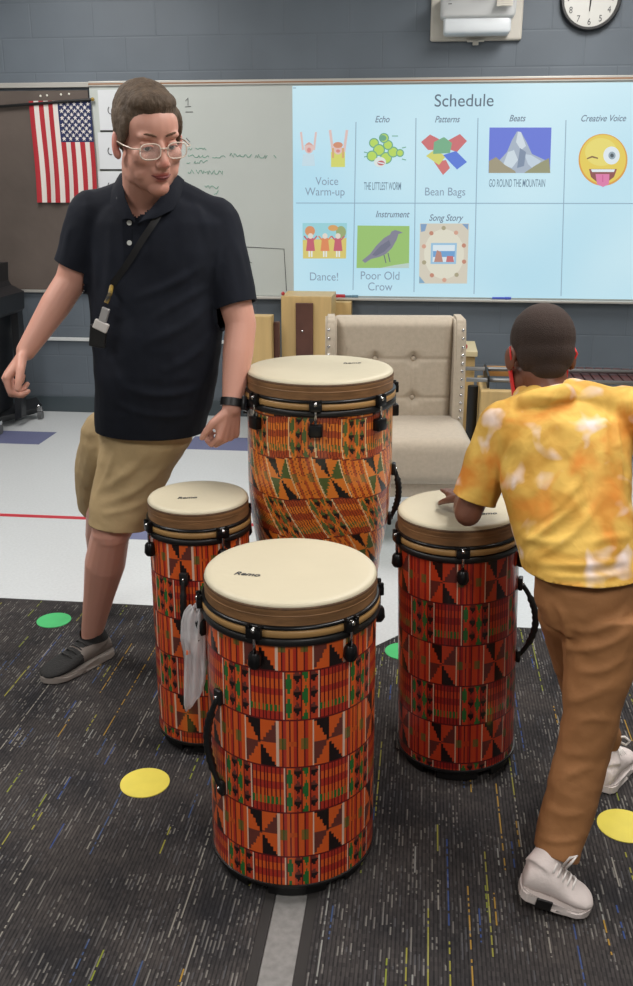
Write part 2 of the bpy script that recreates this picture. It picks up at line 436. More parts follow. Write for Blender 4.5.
# ============================================================= PROJECTED SLIDE
ES = .92
sl = thing('projected_slide', W(460, 298, .02), 'projected pale blue schedule slide with nine pictured activities on the whiteboard', 'projection')
def quadW(bm, pts, off, mi=0):
    f = bm.faces.new([bm.verts.new(W(x, y, off)) for x, y in pts]); f.material_index = mi; return f
SX0 = W(293.5, 190).x; SX1 = W(630, 285).x+.03; SZ1 = zt-.012; SZ0 = zb+.008
m = bpy.data.materials.new('slide_light'); nt, b = nodes(m); b.inputs['Base Color'].default_value = (.1, .1, .1, 1)
tc = nt.nodes.new('ShaderNodeTexCoord'); mp = nt.nodes.new('ShaderNodeTexNoise'); mp.inputs['Scale'].default_value = .9; mp.inputs['Detail'].default_value = 1
nt.links.new(tc.outputs['Object'], mp.inputs['Vector'])
cr = nt.nodes.new('ShaderNodeValToRGB'); cr.color_ramp.elements[0].position = .35; cr.color_ramp.elements[1].position = .65
cr.color_ramp.elements[0].color = lin((168, 214, 232)); cr.color_ramp.elements[1].color = lin((196, 228, 238))
nt.links.new(mp.outputs[0], cr.inputs[0]); nt.links.new(cr.outputs[0], b.inputs['Emission Color']); b.inputs['Emission Strength'].default_value = ES
bm = bmesh.new(); box(bm, ((SX0+SX1)/2, WY-.0175, (SZ0+SZ1)/2), (SX1-SX0, .002, SZ1-SZ0)); mk('slide_background', bm, m, sl)
gray = emis('slide_grey', (112, 132, 150), ES)
def ppolys(name, polys, off=.0195):
    """polys: list of (colour, [(px,py)..]) drawn one over the next"""
    bm = bmesh.new(); ms = []; key = {}
    for k, (c, pts) in enumerate(polys):
        c = tuple(int(v*.80+w_*.20) for v, w_ in zip(c, (178, 218, 234)))
        if c not in key: key[c] = len(ms); ms.append(emis('slide_colour', c, ES))
        quadW(bm, pts, off+k*.00025, key[c])
    return mk(name, bm, ms, sl, smooth='keep')
def circ(cx, cy, rx, ry=None, n=28, a0=0, a1=2*math.pi):
    ry = ry or rx; return [(cx+rx*math.cos(a0+(a1-a0)*i/n), cy+ry*math.sin(a0+(a1-a0)*i/n)) for i in range(n)]
def lineq(x0, y0, x1, y1, wd=.45):
    dx, dy = x1-x0, y1-y0; l = math.hypot(dx, dy); nx_, ny_ = -dy/l*wd, dx/l*wd
    return [(x0+nx_, y0+ny_), (x1+nx_, y1+ny_), (x1-nx_, y1-ny_), (x0-nx_, y0-ny_)]
LC = (140, 165, 185)
ppolys('table_lines', [(LC, lineq(*q)) for q in ((356, 122, 353, 290), (416, 118, 414, 292), (478, 118, 474, 294), (566, 120, 561, 296), (296, 203, 633, 203.5), (293, 88, 296, 88))])
ROTW = Matrix.Rotation(math.pi/2, 4, 'X')
def stext(s, px, py, hpx, c=(112, 132, 150), italic=0, sx=1.0, name='slide_text', bold=0):
    p = W(px, py, .0197); k = W(px, py-.5, .0197).z-W(px, py+.5, .0197).z
    return text_mesh(s, hpx*k*1.28, Matrix.Translation(p) @ ROTW, emis('slide_text_ink', c, ES), name, sl, .0002, sx=sx, shear=italic, bold=bold)
stext('Schedule', 464, 101, 14, (95, 110, 125))
for s, x, y in (('Echo', 382, 119.5), ('Patterns', 447, 119.5), ('Beats', 517, 118.5), ('Creative Voice', 603, 118.5), ('Instrument', 392, 214.5), ('Song Story', 445.5, 218)):
    stext(s, x, y, 7.2, (120, 136, 154), .3, .85, bold=.0006)
for s, x, y, h in (('Voice', 327, 181.5, 9.5), ('Warm-up', 325, 192, 9.5), ('Bean Bags', 445, 192, 9.5), ('Dance!', 324, 277, 9.5), ('Poor Old', 380, 276, 9.5), ('Crow', 380, 287, 9.5)):
    stext(s, x, y, h*.95, (138, 158, 178), 0, .92)
stext('THE LITTLEST WORM', 382.5, 186.5, 8.6, (112, 136, 154), 0, .37, bold=.0004)
stext('GO ROUND THE MOUNTAIN', 517, 183.5, 8.6, (112, 136, 154), 0, .40, bold=.0004)
# children with raised arms
sk = (236, 190, 180)
ppolys('singing_child_picture', [(sk, lineq(303, 150, 301, 132, 1)), (sk, lineq(314, 150, 316, 132, 1)), ((205, 225, 235), [(303, 154), (314, 154), (315, 166), (302, 166)]), (sk, circ(309, 148, 4.5, 5.5)), ((226, 130, 120), circ(309, 150, 2, 2.4)), ((225, 150, 130), [(304, 146), (309, 142), (314, 146), (309, 144.5)])])
ppolys('singing_child_picture', [(sk, lineq(333, 152, 330, 130, 1.3)), (sk, lineq(344, 152, 347, 130, 1.3)), ((222, 216, 84), [(331, 152), (345, 152), (345, 167), (331, 167)]), (sk, circ(338, 149, 4.5, 5.5)), ((220, 130, 90), circ(338, 145, 4.8, 3)), ((226, 120, 110), circ(338, 151, 2, 1.6)), ((226, 160, 90), [(332, 148), (334, 148), (334, 158), (332, 158)]), ((226, 160, 90), [(342, 148), (344, 148), (344, 158), (342, 158)])])
# winding green worm drawing
wp = []
import itertools
gr1 = (190, 218, 70); gr2 = (96, 160, 120)
for cx_, cy_, r_ in ((374, 143, 5), (379, 150, 6), (372, 156, 5.5), (386, 158, 6), (393, 152, 5.5), (388, 145, 5), (400, 153, 4), (384, 138, 5)):
    wp.append((gr2, circ(cx_, cy_, r_))); wp.append((gr1, circ(cx_, cy_, r_-1.1)))
wp += [(gr2, circ(383, 138, 3.5, 3)), ((235, 235, 225), circ(380, 162, 6, 5)), ((200, 80, 80), circ(381, 163, 3.6, 2.4)), ((240, 240, 240), lineq(378, 162.5, 384, 163.5, .6)), (gr2, lineq(364, 152, 368, 153)), (gr2, lineq(364, 157, 368, 156)), (gr2, lineq(402, 148, 406, 147)), (gr2, lineq(402, 159, 406, 160)), (gr2, lineq(392, 136, 398, 136))]
ppolys('worm_picture', wp)
ppolys('bean_bags_picture', [((214, 92, 92), [(421, 142), (430, 134.5), (439, 139), (436, 150), (428, 150)]), ((214, 92, 92), [(447, 141), (460, 134), (467, 141), (457, 152), (448, 149)]), ((218, 96, 92), [(434, 162), (446, 160), (450, 168), (443, 175)]),
 ((222, 212, 90), [(426, 156), (434, 150), (446, 156), (439, 165)]), ((110, 168, 118), [(434, 142), (444, 137), (452, 143), (450, 153), (433, 154)]), ((76, 106, 214), [(443, 155), (456, 151), (467, 162), (457, 169.5)])])
ppolys('mountain_picture', [((92, 104, 214), [(489.5, 127.5), (551.5, 127.5), (550, 173), (488.5, 173)]), ((170, 176, 192), [(496, 164), (507, 152), (512, 140), (517, 131.5), (521, 132), (527, 143), (532, 154), (545, 160), (549, 168), (549, 173), (492, 173)]),
 ((222, 226, 232), [(518, 131.5), (521, 132), (526, 146), (521, 150), (516, 142)]), ((216, 222, 230), [(508, 152), (514, 150), (518, 160), (512, 168), (503, 165)]), ((204, 212, 224), [(524, 154), (531, 155), (541, 161), (534, 170), (528, 164)]), ((120, 130, 155), [(520, 148), (526, 152), (524, 166), (517, 168)]), ((160, 140, 104), [(488.7, 173), (489, 161), (496, 157), (505, 165), (515, 171), (516, 173)]), ((150, 140, 96), [(524, 173), (536, 165), (549, 158), (550.3, 173)])])
ppolys('winking_face_picture', [((236, 150, 40), circ(603, 159.8, 24.5, 26, 44)), ((246, 206, 62), circ(603, 159.2, 23, 24.6, 44)), ((250, 222, 92), circ(601, 152, 16, 14, 40)), ((240, 242, 246), circ(611.5, 155.5, 8.2, 9)), ((150, 160, 170), circ(612, 155.5, 3.6, 3.9)), ((60, 64, 70), circ(612, 155.5, 1.8, 2)),
 ((130, 84, 40), [(587, 158), (592, 155.8), (598, 157.6), (598, 159), (592, 157.6), (587, 159.4)]), ((140, 60, 50), [(589, 169), (617, 169), (614, 177), (606, 183), (598, 183), (591, 177)]), ((244, 246, 248), [(591, 169.3), (615, 169.3), (614, 172), (592, 172)]), ((236, 110, 160), [(595.5, 174), (609.5, 174), (609, 184), (603, 187), (597, 184)]), ((220, 80, 135), lineq(602.7, 175, 602.7, 182, .6))])
fx = [((150, 208, 214), [(302.5, 223), (347, 223), (346, 258.5), (303, 258.5)]), ((226, 196, 84), [(302.7, 240), (346.5, 238), (346, 258.5), (303, 258.5)]), ((226, 130, 70), circ(310, 231, 5, 5)), ((150, 160, 90), circ(341, 232, 5, 6)), ((226, 150, 70), circ(333, 228, 5, 3))]
for x in (310.5, 325, 338):
    c_ = (232, 120, 60) if x == 325 else (200, 70, 84)
    fx += [(c_, [(x-3, 238), (x+3, 238), (x+4.5, 251), (x-4.5, 251)]), ((240, 216, 196), circ(x, 236, 2.6, 2.8)), ((240, 236, 230), [(x-2, 251), (x-.5, 251), (x-.5, 257), (x-2, 257)]), ((240, 236, 230), [(x+.5, 251), (x+2, 251), (x+2, 257), (x+.5, 257)]), (c_, lineq(x-3, 240, x-6.5, 236, .7)), (c_, lineq(x+3, 240, x+6.5, 236, .7))]
ppolys('dancers_picture', fx)
ppolys('crow_picture', [((150, 190, 84), [(357.5, 225.5), (409.5, 226), (409, 268), (356.5, 268)]), ((190, 206, 190), [(380, 268), (395, 265), (409, 263), (409, 268)]), ((122, 112, 130), [(362, 260.5), (370, 254), (376, 246), (384, 238), (390, 234.5), (391.5, 231.5), (395, 230), (399, 231), (403, 232.8), (398.5, 234), (396.5, 240), (392, 248), (386, 254), (379, 257), (371, 259), (365, 263)]), ((98, 92, 112), [(372, 255), (380, 246), (389, 240), (391, 245), (384, 252), (376, 256)]), ((90, 84, 96), lineq(384, 255, 386, 263, .5)), ((90, 84, 96), lineq(388, 253, 390, 262, .5))])
bk = [((222, 204, 178), [(420, 223.5), (469, 223.5), (467, 283.5), (419, 283.5)]), ((236, 222, 196), circ(444, 254, 20, 25)), ((150, 190, 220), [(431, 243), (457, 243), (456, 264), (430.5, 264)]), ((230, 236, 240), [(433, 245), (455, 245), (454, 262), (432.5, 262)]), ((100, 150, 205), [(433, 251), (455, 251), (454.5, 257), (433, 257)]), ((190, 120, 100), [(434, 262), (437, 250), (441, 252), (443, 262)]), ((200, 90, 90), [(446, 262), (447, 256), (453, 256), (454, 262)]), ((120, 150, 190), [(420.5, 224), (427, 224), (425, 231), (421, 232)]), ((120, 150, 190), [(462, 224), (468.5, 224), (468, 230)]), ((120, 160, 190), [(419.3, 276), (425, 283), (419.2, 283.2)])]
for q in range(10):
    an = q*.628+.3; bk.append((((200, 120, 90), (170, 150, 110), (220, 150, 120))[q % 3], circ(444+21*math.cos(an), 254+26*math.sin(an), 2.2, 2.2, 10)))
ppolys('storybook_picture', bk)

# things on the marker tray
for k, (x, c_, lb, nm, cat) in enumerate(((340, (176, 40, 50), 'small red eraser on the whiteboard tray above the tan panel', 'eraser', 'eraser'), (349, (96, 130, 150), 'grey blue marker lying on the whiteboard tray beside the red eraser', 'marker', 'marker'), (502, (70, 90, 190), 'blue marker lying on the tray under the empty slide cell', 'marker', 'marker'))):
    p = W(x, 292, .04); p.z = zb+.008
    bm = bmesh.new()
    if nm == 'eraser': box(bm, p, (.07, .03, .022), bevel=.006)
    else: tube(bm, [p+Vector((-.06, 0, 0)), p+Vector((.02, 0, 0)), p+Vector((.022, 0, 0)), p+Vector((.06, 0, 0))], [.007, .007, .0085, .0085], 10)
    o = mk(nm, bm, mat(nm+'_plastic', c_, .4), smooth=True, angle=40); rebase(o, p); tag(o, lb, cat)

# projector on wall
pc_ = W(476, 20); 
t = thing('projector', (W(476, 30).x, WY-.02, W(476, 41).z), 'white short throw projector on a cream wall plate above the slide', 'projector')
xa, xb_ = W(430, 41).x, W(521, 41).x; zpb = W(476, 41, .02).z
cream = mat('cream_plastic', (196, 192, 182), .5); whitep = mat('projector_white', (206, 208, 208), .4)
xm = (xa+xb_)/2; wd = xb_-xa
bm = bmesh.new(); box(bm, (xm, WY-.02, zpb+.22), (wd, .04, .44), bevel=.012); mk('wall_plate', bm, cream, t)
bm = bmesh.new(); box(bm, (xm, WY-.15, zpb+.165), (wd*.80, .22, .13), bevel=.03, seg=4); 
for v in bm.verts:
    if v.co.z < zpb+.16: v.co.y += .05 if v.co.y < WY-.15 else 0
mk('body', bm, whitep, t, smooth=True, angle=35)
bm = bmesh.new(); box(bm, (xm, WY-.11, zpb+.07), (wd*.72, .15, .10), bevel=.02, seg=3); mk('lens_hood', bm, mat('hood_white', (214, 220, 224), .3), t, smooth=True, angle=35)
bm = bmesh.new(); box(bm, (xm+wd*.27, WY-.262, zpb+.175), (.09, .004, .055), bevel=.001)
for i in range(6): box(bm, (xm+wd*.27, WY-.265, zpb+.153+i*.009), (.08, .003, .003))
mk('vent_grille', bm, cream, t)
bm = bmesh.new(); box(bm, (xm, WY-.05, zpb-.012), (.035, .02, .03), bevel=.004); box(bm, (xm, WY-.05, zpb-.004), (.1, .02, .01), bevel=.003); mk('bracket', bm, cream, t)
text_mesh('EPSON', .032, Matrix.Translation((xm+.02, WY-.2615, zpb+.195)) @ ROTW, mat('logo_grey', (120, 122, 124), .5), 'logo', t)
bm = bmesh.new(); ell(bm, (xm-wd*.3, WY-.26, zpb+.19), (.006, .004, .006), u=8, v=6); box(bm, (xm-wd*.3, WY-.26, zpb+.165), (.02, .004, .005)); mk('button', bm, mat('dk', (90, 92, 95), .5), t)
bm = bmesh.new(); tube(bm, [(xm+wd*.28, WY-.2, zpb+.23), (xm+wd*.38, WY-.16, zpb+.31), (xm+wd*.6, WY-.05, zpb+.37), (xm+wd*.7, WY-.015, zpb+.5)], .006, 8); mk('cable', bm, black, t)

# clock
cc = W(591, -2, .03); cr_ = (W(622, -2).x-W(561, -2).x)/2
t = thing('wall_clock', cc, 'round white wall clock with black rim above the smiling face', 'clock')
def disc_y(bm, c, r, y0, y1, N=56):
    tube(bm, [Vector((c.x, y0, c.z)), Vector((c.x, y1, c.z))], r, N)
bm = bmesh.new()
rg = []
for q in range(57):
    a = 2*math.pi*q/56
N_ = 64; prof = [(cr_, 0), (cr_, -.04), (cr_-.006, -.05), (cr_-.018, -.05), (cr_-.022, -.035)]
lathe(bm, [(r_, -z_) for r_, z_ in prof], N_); bmesh.ops.rotate(bm, cent=(0, 0, 0), matrix=Matrix.Rotation(math.pi/2, 3, 'X'), verts=bm.verts)
bmesh.ops.translate(bm, vec=(cc.x, WY, cc.z), verts=bm.verts); mk('rim', bm, black, t, smooth=True, angle=40)
bm = bmesh.new(); disc_y(bm, cc, cr_-.018, WY, WY-.03); mk('dial', bm, mat('dial_white', (205, 205, 200), .25), t)
for n in range(1, 13):
    a = n*math.pi/6; p = Vector((cc.x+math.sin(a)*(cr_-.048), WY-.031, cc.z+math.cos(a)*(cr_-.048)))
    text_mesh(str(n), .05, Matrix.Translation(p) @ ROTW, ink, 'numeral', t, sx=.85)
for nm, a, l, wd_ in (('hour_hand', R(183), .07, .005), ('minute_hand', R(5), .12, .004)):
    bm = bmesh.new(); tube(bm, [Vector((cc.x, WY-.036, cc.z)), Vector((cc.x+math.sin(a)*l, WY-.036, cc.z+math.cos(a)*l))], [wd_, wd_*.5], 6); mk(nm, bm, black, t)

# ============================================================= CARPETS
def carpet_mat():
    m = bpy.data.materials.new('carpet'); nt, b = nodes(m); N = nt.nodes; L = nt.links
    b.inputs['Roughness'].default_value = .95; b.inputs['Specular IOR Level'].default_value = .1
    tc = N.new('ShaderNodeTexCoord'); sp = N.new('ShaderNodeSeparateXYZ'); L.new(tc.outputs['Object'], sp.inputs[0])
    X, Y = sp.outputs[0], sp.outputs[1]
    def mth(op, a, b_=None, c_=None):
        n = N.new('ShaderNodeMath'); n.operation = op
        for k, v in enumerate((a, b_, c_)):
            if v is None: continue
            if isinstance(v, (int, float)): n.inputs[k].default_value = v
            else: L.new(v, n.inputs[k])
        return n.outputs[0]
    def wn(x, y, z=0.0):
        c_ = N.new('ShaderNodeCombineXYZ')
        for k, v in enumerate((x, y, z)):
            if isinstance(v, (int, float)): c_.inputs[k].default_value = v
            else: L.new(v, c_.inputs[k])
        n = N.new('ShaderNodeTexWhiteNoise'); n.noise_dimensions = '3D'; L.new(c_.outputs[0], n.inputs['Vector']); return n
    def mix(f, a, b_):
        n = N.new('ShaderNodeMix'); n.data_type = 'RGBA'
        if isinstance(f, (int, float)): n.inputs[0].default_value = f
        else: L.new(f, n.inputs[0])
        for k, v in ((6, a), (7, b_)):
            if isinstance(v, tuple): n.inputs[k].default_value = v
            else: L.new(v, n.inputs[k])
        return n.outputs[2]
    # base mottling
    nz = N.new('ShaderNodeTexNoise'); nz.inputs['Scale'].default_value = 5; nz.inputs['Detail'].default_value = 4; L.new(tc.outputs['Object'], nz.inputs['Vector'])
    base = mix(mth('MULTIPLY', mth('SUBTRACT', nz.outputs[0], .3), 2.0), lin((52, 51, 53)), lin((92, 86, 83)))
    # loops
    ix = mth('FLOOR', mth('DIVIDE', X, .0045)); iy = mth('FLOOR', mth('DIVIDE', Y, .012))
    h1 = wn(ix, iy).outputs[0]
    base = mix(mth('MULTIPLY', h1, .45), base, lin((26, 27, 30)))
    rowdark = mth('GREATER_THAN', mth('FRACT', mth('DIVIDE', X, .009)), .62)
    base = mix(mth('MULTIPLY', rowdark, .45), base, lin((22, 23, 26)))
    def layer(base, wx, ly, thr, wfrac, z, cols, band=None, strength=1.0):
        jx = mth('FLOOR', mth('DIVIDE', X, wx)); off = wn(jx, 3.3, z).outputs[0]
        yy = mth('ADD', mth('DIVIDE', Y, ly), mth('MULTIPLY', off, 7.0)); jy = mth('FLOOR', yy)
        h = wn(jx, jy, z+1.7)
        on = mth('GREATER_THAN', h.outputs[0], thr)
        fx_ = mth('FRACT', mth('DIVIDE', X, wx)); thin = mth('LESS_THAN', mth('ABSOLUTE', mth('SUBTRACT', fx_, .5)), wfrac/2)
        # broken into loops
        brk = mth('GREATER_THAN', wn(jx, mth('FLOOR', mth('DIVIDE', Y, .009)), z+5).outputs[0], .25)
        fac = mth('MULTIPLY', mth('MULTIPLY', on, thin), mth('MULTIPLY', brk, strength))
        if band is not None: fac = mth('MULTIPLY', fac, band)
        cr = N.new('ShaderNodeValToRGB'); cr.color_ramp.interpolation = 'CONSTANT'
        e = cr.color_ramp.elements; e[0].position = 0; e[0].color = lin(cols[0]); e[1].position = 1/len(cols); e[1].color = lin(cols[1])
        for k in range(2, len(cols)): q = e.new(k/len(cols)); q.color = lin(cols[k])
        L.new(wn(jx, jy, z+9.1).outputs[0], cr.inputs[0])
        return mix(fac, base, cr.outputs[0])
    nb = N.new('ShaderNodeTexNoise'); nb.inputs['Scale'].default_value = 1; nb.inputs['Detail'].default_value = 2
    cb = N.new('ShaderNodeCombineXYZ'); L.new(mth('MULTIPLY', X, 2.2), cb.inputs[0]); L.new(mth('MULTIPLY', Y, 9.0), cb.inputs[1]); L.new(cb.outputs[0], nb.inputs['Vector'])
    band = mth('GREATER_THAN', nb.outputs[0], .5)
    grey = [(132, 128, 124), (104, 102, 102), (146, 142, 136), (92, 92, 96)]
    base = layer(base, .009, .035, .62, .4, 0, grey, band, .5)
    base = layer(base, .009, .045, .88, .38, 20, grey, None, .5)
    cols = [(170, 165, 70), (60, 88, 150), (150, 160, 60), (165, 165, 160), (190, 150, 60), (70, 95, 140), (165, 160, 150)]
    base = layer(base, .018, .10, .90, .20, 40, cols, None, .6)
    base = layer(base, .045, .34, .82, .075, 60, cols, None, .6)
    L.new(base, b.inputs['Base Color'])
    bp = N.new('ShaderNodeBump'); bp.inputs['Strength'].default_value = .6; bp.inputs['Distance'].default_value = .004
    L.new(mth('ADD', h1, rowdark), bp.inputs['Height']); L.new(bp.outputs[0], b.inputs['Normal'])
    return m
carp = carpet_mat(); binding = mat('rubber_binding', (44, 41, 40), .8)
ys = G(290, 895); xs0 = (G(265, 893).x+G(246, 984).x)/2; xs1 = (G(318, 893).x+G(306, 984).x)/2; BW_ = .024; print('STRIP', G(265, 893).x, G(246, 984).x, G(318, 893).x, G(306, 984).x)       # grey strip between the carpets incl. bindings
yfar = G(60, 604).y
def slabp(bm, pts, z0, z1, mi=0):
    a = [bm.verts.new((x, y, z0)) for x, y in pts]; b = [bm.verts.new((x, y, z1)) for x, y in pts]
    n = len(pts); fs = [bm.faces.new(b), bm.faces.new(a[::-1])]
    for i in range(n): fs.append(bm.faces.new((a[i], a[(i+1) % n], b[(i+1) % n], b[i])))
    for f in fs: f.material_index = mi
YN = -1.6
t = thing('carpet', (-1.5, 1, 0), 'dark grey streaked carpet at left, under the tall adult drummer and the two left drums', 'carpet')
bm = bmesh.new(); slabp(bm, [(XL+.6, YN), (xs0-.0, YN), (xs0-.0, yfar), (XL+.6, yfar)], .0005, .009)
mk('pile', bm, carp, t)
bm = bmesh.new(); slabp(bm, [(xs0, YN), (xs0+BW_, YN), (xs0+BW_, yfar), (xs0, yfar)], .0005, .007); slabp(bm, [(XL+.6, yfar), (xs0+.032, yfar), (xs0+.032, yfar+.014), (XL+.6, yfar+.014)], .0005, .007)
mk('binding', bm, binding, t)
ca, cb_, cc_ = G(372, 650), G(398, 637.5), G(530, 631)
t = thing('carpet', (1.2, 1, 0), 'dark grey streaked carpet at right, under the child and the right drum', 'carpet')
bm = bmesh.new(); slabp(bm, [(xs1, YN), (3.6, YN), (3.6, cc_.y), (cb_.x+.06, cc_.y), (cb_.x, cb_.y), (ca.x, ca.y), (xs1, ca.y-.05)], .0005, .009)
mk('pile', bm, carp, t)
bm = bmesh.new(); slabp(bm, [(xs1-BW_, YN), (xs1, YN), (xs1, ca.y-.05), (xs1-BW_, ca.y-.05)], .0005, .007); slabp(bm, [(cb_.x+.06, cc_.y), (3.6, cc_.y), (3.6, cc_.y+.012), (cb_.x+.06, cc_.y+.012)], .0005, .007)
mk('binding', bm, binding, t)
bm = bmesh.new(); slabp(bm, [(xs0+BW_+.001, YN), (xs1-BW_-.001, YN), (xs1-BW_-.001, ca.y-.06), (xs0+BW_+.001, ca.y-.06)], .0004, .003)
o = mk('shaded_floor_gap', bm, mat('floor_shade_grey', (128, 126, 124), .6, var=.15, vs=60)); rebase(o, (xs0, 0, 0))  # added sheet; its grey paints the shade on the white floor gap
tag(o, 'grey speckled sheet added as shaded floor in the gap between the two carpets', 'shaded floor')
# tape + spots
a = G(-260, 512.5); b = G(300, 518)
bm = bmesh.new(); ym = G(50, 517).y; slabp(bm, [(a.x, ym-.017), (b.x, ym-.017), (b.x, ym+.02), (a.x, ym+.02)], .0003, .0012)
o = mk('floor_tape', bm, mat('red_tape', (186, 50, 62), .5)); rebase(o, ((a.x+b.x)/2, ym, 0)); tag(o, 'red tape line across the white tile floor', 'tape')
yel = mat('spot_yellow', (222, 206, 84), .6, var=.04, vs=20); grn = mat('spot_green', (70, 190, 112), .6, var=.04, vs=20)
for x, y, r_, m_, lb in ((145, 783, .066, yel, 'yellow round floor spot on the left carpet'), (624, 826, .066, yel, 'yellow round floor spot on the right carpet near the white shoes'), (54, 620.5, .062, grn, 'green round floor spot on the left carpet behind the black sneaker'), (403, 651.5, .062, grn, 'green round floor spot between the front and right drums')):
    p = G(x, y, .009); bm = bmesh.new(); slabp(bm, [(p.x+r_*math.cos(2*math.pi*i/40), p.y+r_*math.sin(2*math.pi*i/40)) for i in range(40)], .0092, .0112)
    o = mk('floor_spot', bm, m_); rebase(o, (p.x, p.y, .009)); tag(o, lb, 'floor spot', 'round floor spots')

# ============================================================= DRUMS
def kente(u, v, pal):
    """u in periods, v in rows (down). returns colours"""
    OR, RD, BK, BR, GN, WH, MR = pal
    row = np.floor(v).astype(int); fv = v-row; A = (row % 2 == 0)
    up = u+np.where(A, 0, -.09); k = np.floor(up); fu = up-k
    c = np.tile(OR, (len(u), 1)).astype(float)
    first = fu < .47; second = (fu >= .50) & (fu < .97)
    white = ((fu >= .47) & (fu < .495)) | (fu >= .972)
    a = np.clip(fu/.47, 0, .999); b = np.clip((fu-.5)/.47, 0, .999)
    # row A first block : stepped pinwheel
    xx = a*2; yy = fv*2; qx = xx.astype(int); qy = yy.astype(int); lx_ = xx-qx; ly_ = yy-qy
    n = 6; sx_ = np.floor(lx_*n)/n+.5/n; sy_ = ly_
    t1 = (sx_ > sy_-.02) & (qx == 0) & (qy == 0) & (sx_ > sy_*.9)
    t2 = (qx == 1) & (qy == 0) & (sx_+sy_ > 1.0)
    t3 = (qx == 0) & (qy == 1) & (sx_+sy_ < .98)
    t4 = (qx == 1) & (qy == 1) & (sx_ < sy_)
    m_ = A & first
    c[m_ & t1] = BK; c[m_ & t4] = BK; c[m_ & (t2 | t3)] = BR
    # row A second : vertical stripes with green spots
    m_ = A & second
    s = b*9; si = s.astype(int); sf = s-si
    c[m_ & np.isin(si, [1, 4, 7])] = RD
    c[m_ & (sf < .14)] = MR
    c[m_ & (np.abs(fv-.5) < .11) & np.isin(si, [0, 1, 6, 7])] = c[m_ & (np.abs(fv-.5) < .11) & np.isin(si, [0, 1, 6, 7])]*.35+GN*.65
    c[m_ & (np.abs(fv-.5) < .05) & np.isin(si, [3, 4])] = OR*.8
    # row B first : horizontal bands with pinstripes
    B = ~A; m_ = B & first
    band = (fv*6).astype(int)
    c[m_ & np.isin(band, [0, 2, 5])] = RD
    pin = ((a*8) % 1) < .34
    c[m_ & pin & np.isin(band, [0, 1, 5])] = MR
    c[m_ & pin & np.isin(band, [2])] = MR
    c[m_ & (band == 4) & (((a*8) % 1) < .5)] = GN
    c[m_ & (band == 3) & pin] = MR
    # row B second : lattice
    m_ = B & second
    lx_ = (b*4) % 1; li = (b*4).astype(int); ly_ = fv
    d = np.abs(lx_-.5)*.22
    g1 = (np.abs(lx_-.5)*.9+np.abs(((ly_*2+li*.25) % 1)-.5) < .46) & (lx_ > .12) & (lx_ < .88) & (li % 2 == 0)
    c[m_ & (li % 2 == 0)] = OR; c[m_ & g1] = GN
    c[m_ & (li % 2 == 1)] = RD*.75+OR*.25
    dia = (np.abs(lx_-.5)+np.abs(((ly_*3+.2) % 1)-.5)*1.15 < .5) & (li % 2 == 1)
    c[m_ & dia] = BK
    dia2 = dia & (((ly_*3+.2) % 1) < .45); c[m_ & dia2] = BR*1.0
    c[m_ & (lx_ < .08)] = MR
    c[white] = WH
    c[(fv < .025)] = MR
    return c
PAL_F = tuple(L3(*c) for c in ((214, 92, 36), (176, 50, 34), (30, 20, 20), (104, 52, 44), (38, 104, 48), (222, 190, 170), (100, 22, 24)))
PAL_R_SHADED = tuple(L3(*c) for c in ((174, 54, 26), (138, 30, 24), (28, 16, 16), (92, 38, 32), (44, 92, 44), (196, 158, 136), (84, 18, 20)))  # redder print, with the shade on the right drum darkened into its colours
PAL_D = tuple(L3(*c) for c in ((222, 126, 48), (176, 78, 40), (34, 32, 30), (84, 98, 52), (88, 106, 58), (226, 196, 150), (112, 44, 32)))
shellm = mat_attr('kente_print_shell', .3, coat=.3, spec=.4)
skinm = mat('drum_skin', (202, 193, 168), .5, var=.03, vs=6, bump=.08, bs=40)
collarm = mat('fibre_collar', (134, 98, 64), .55, var=.25, vs=14, bump=.1, stretch=(1, 1, 5), bs=50)
tanm = mat('tan_hoop', (160, 124, 76), .4, var=.1, vs=10); beadm = mat('stitched_edge', (92, 66, 44), .7, var=.3, vs=80)
def prof_shell(kind, r, z):
    return r
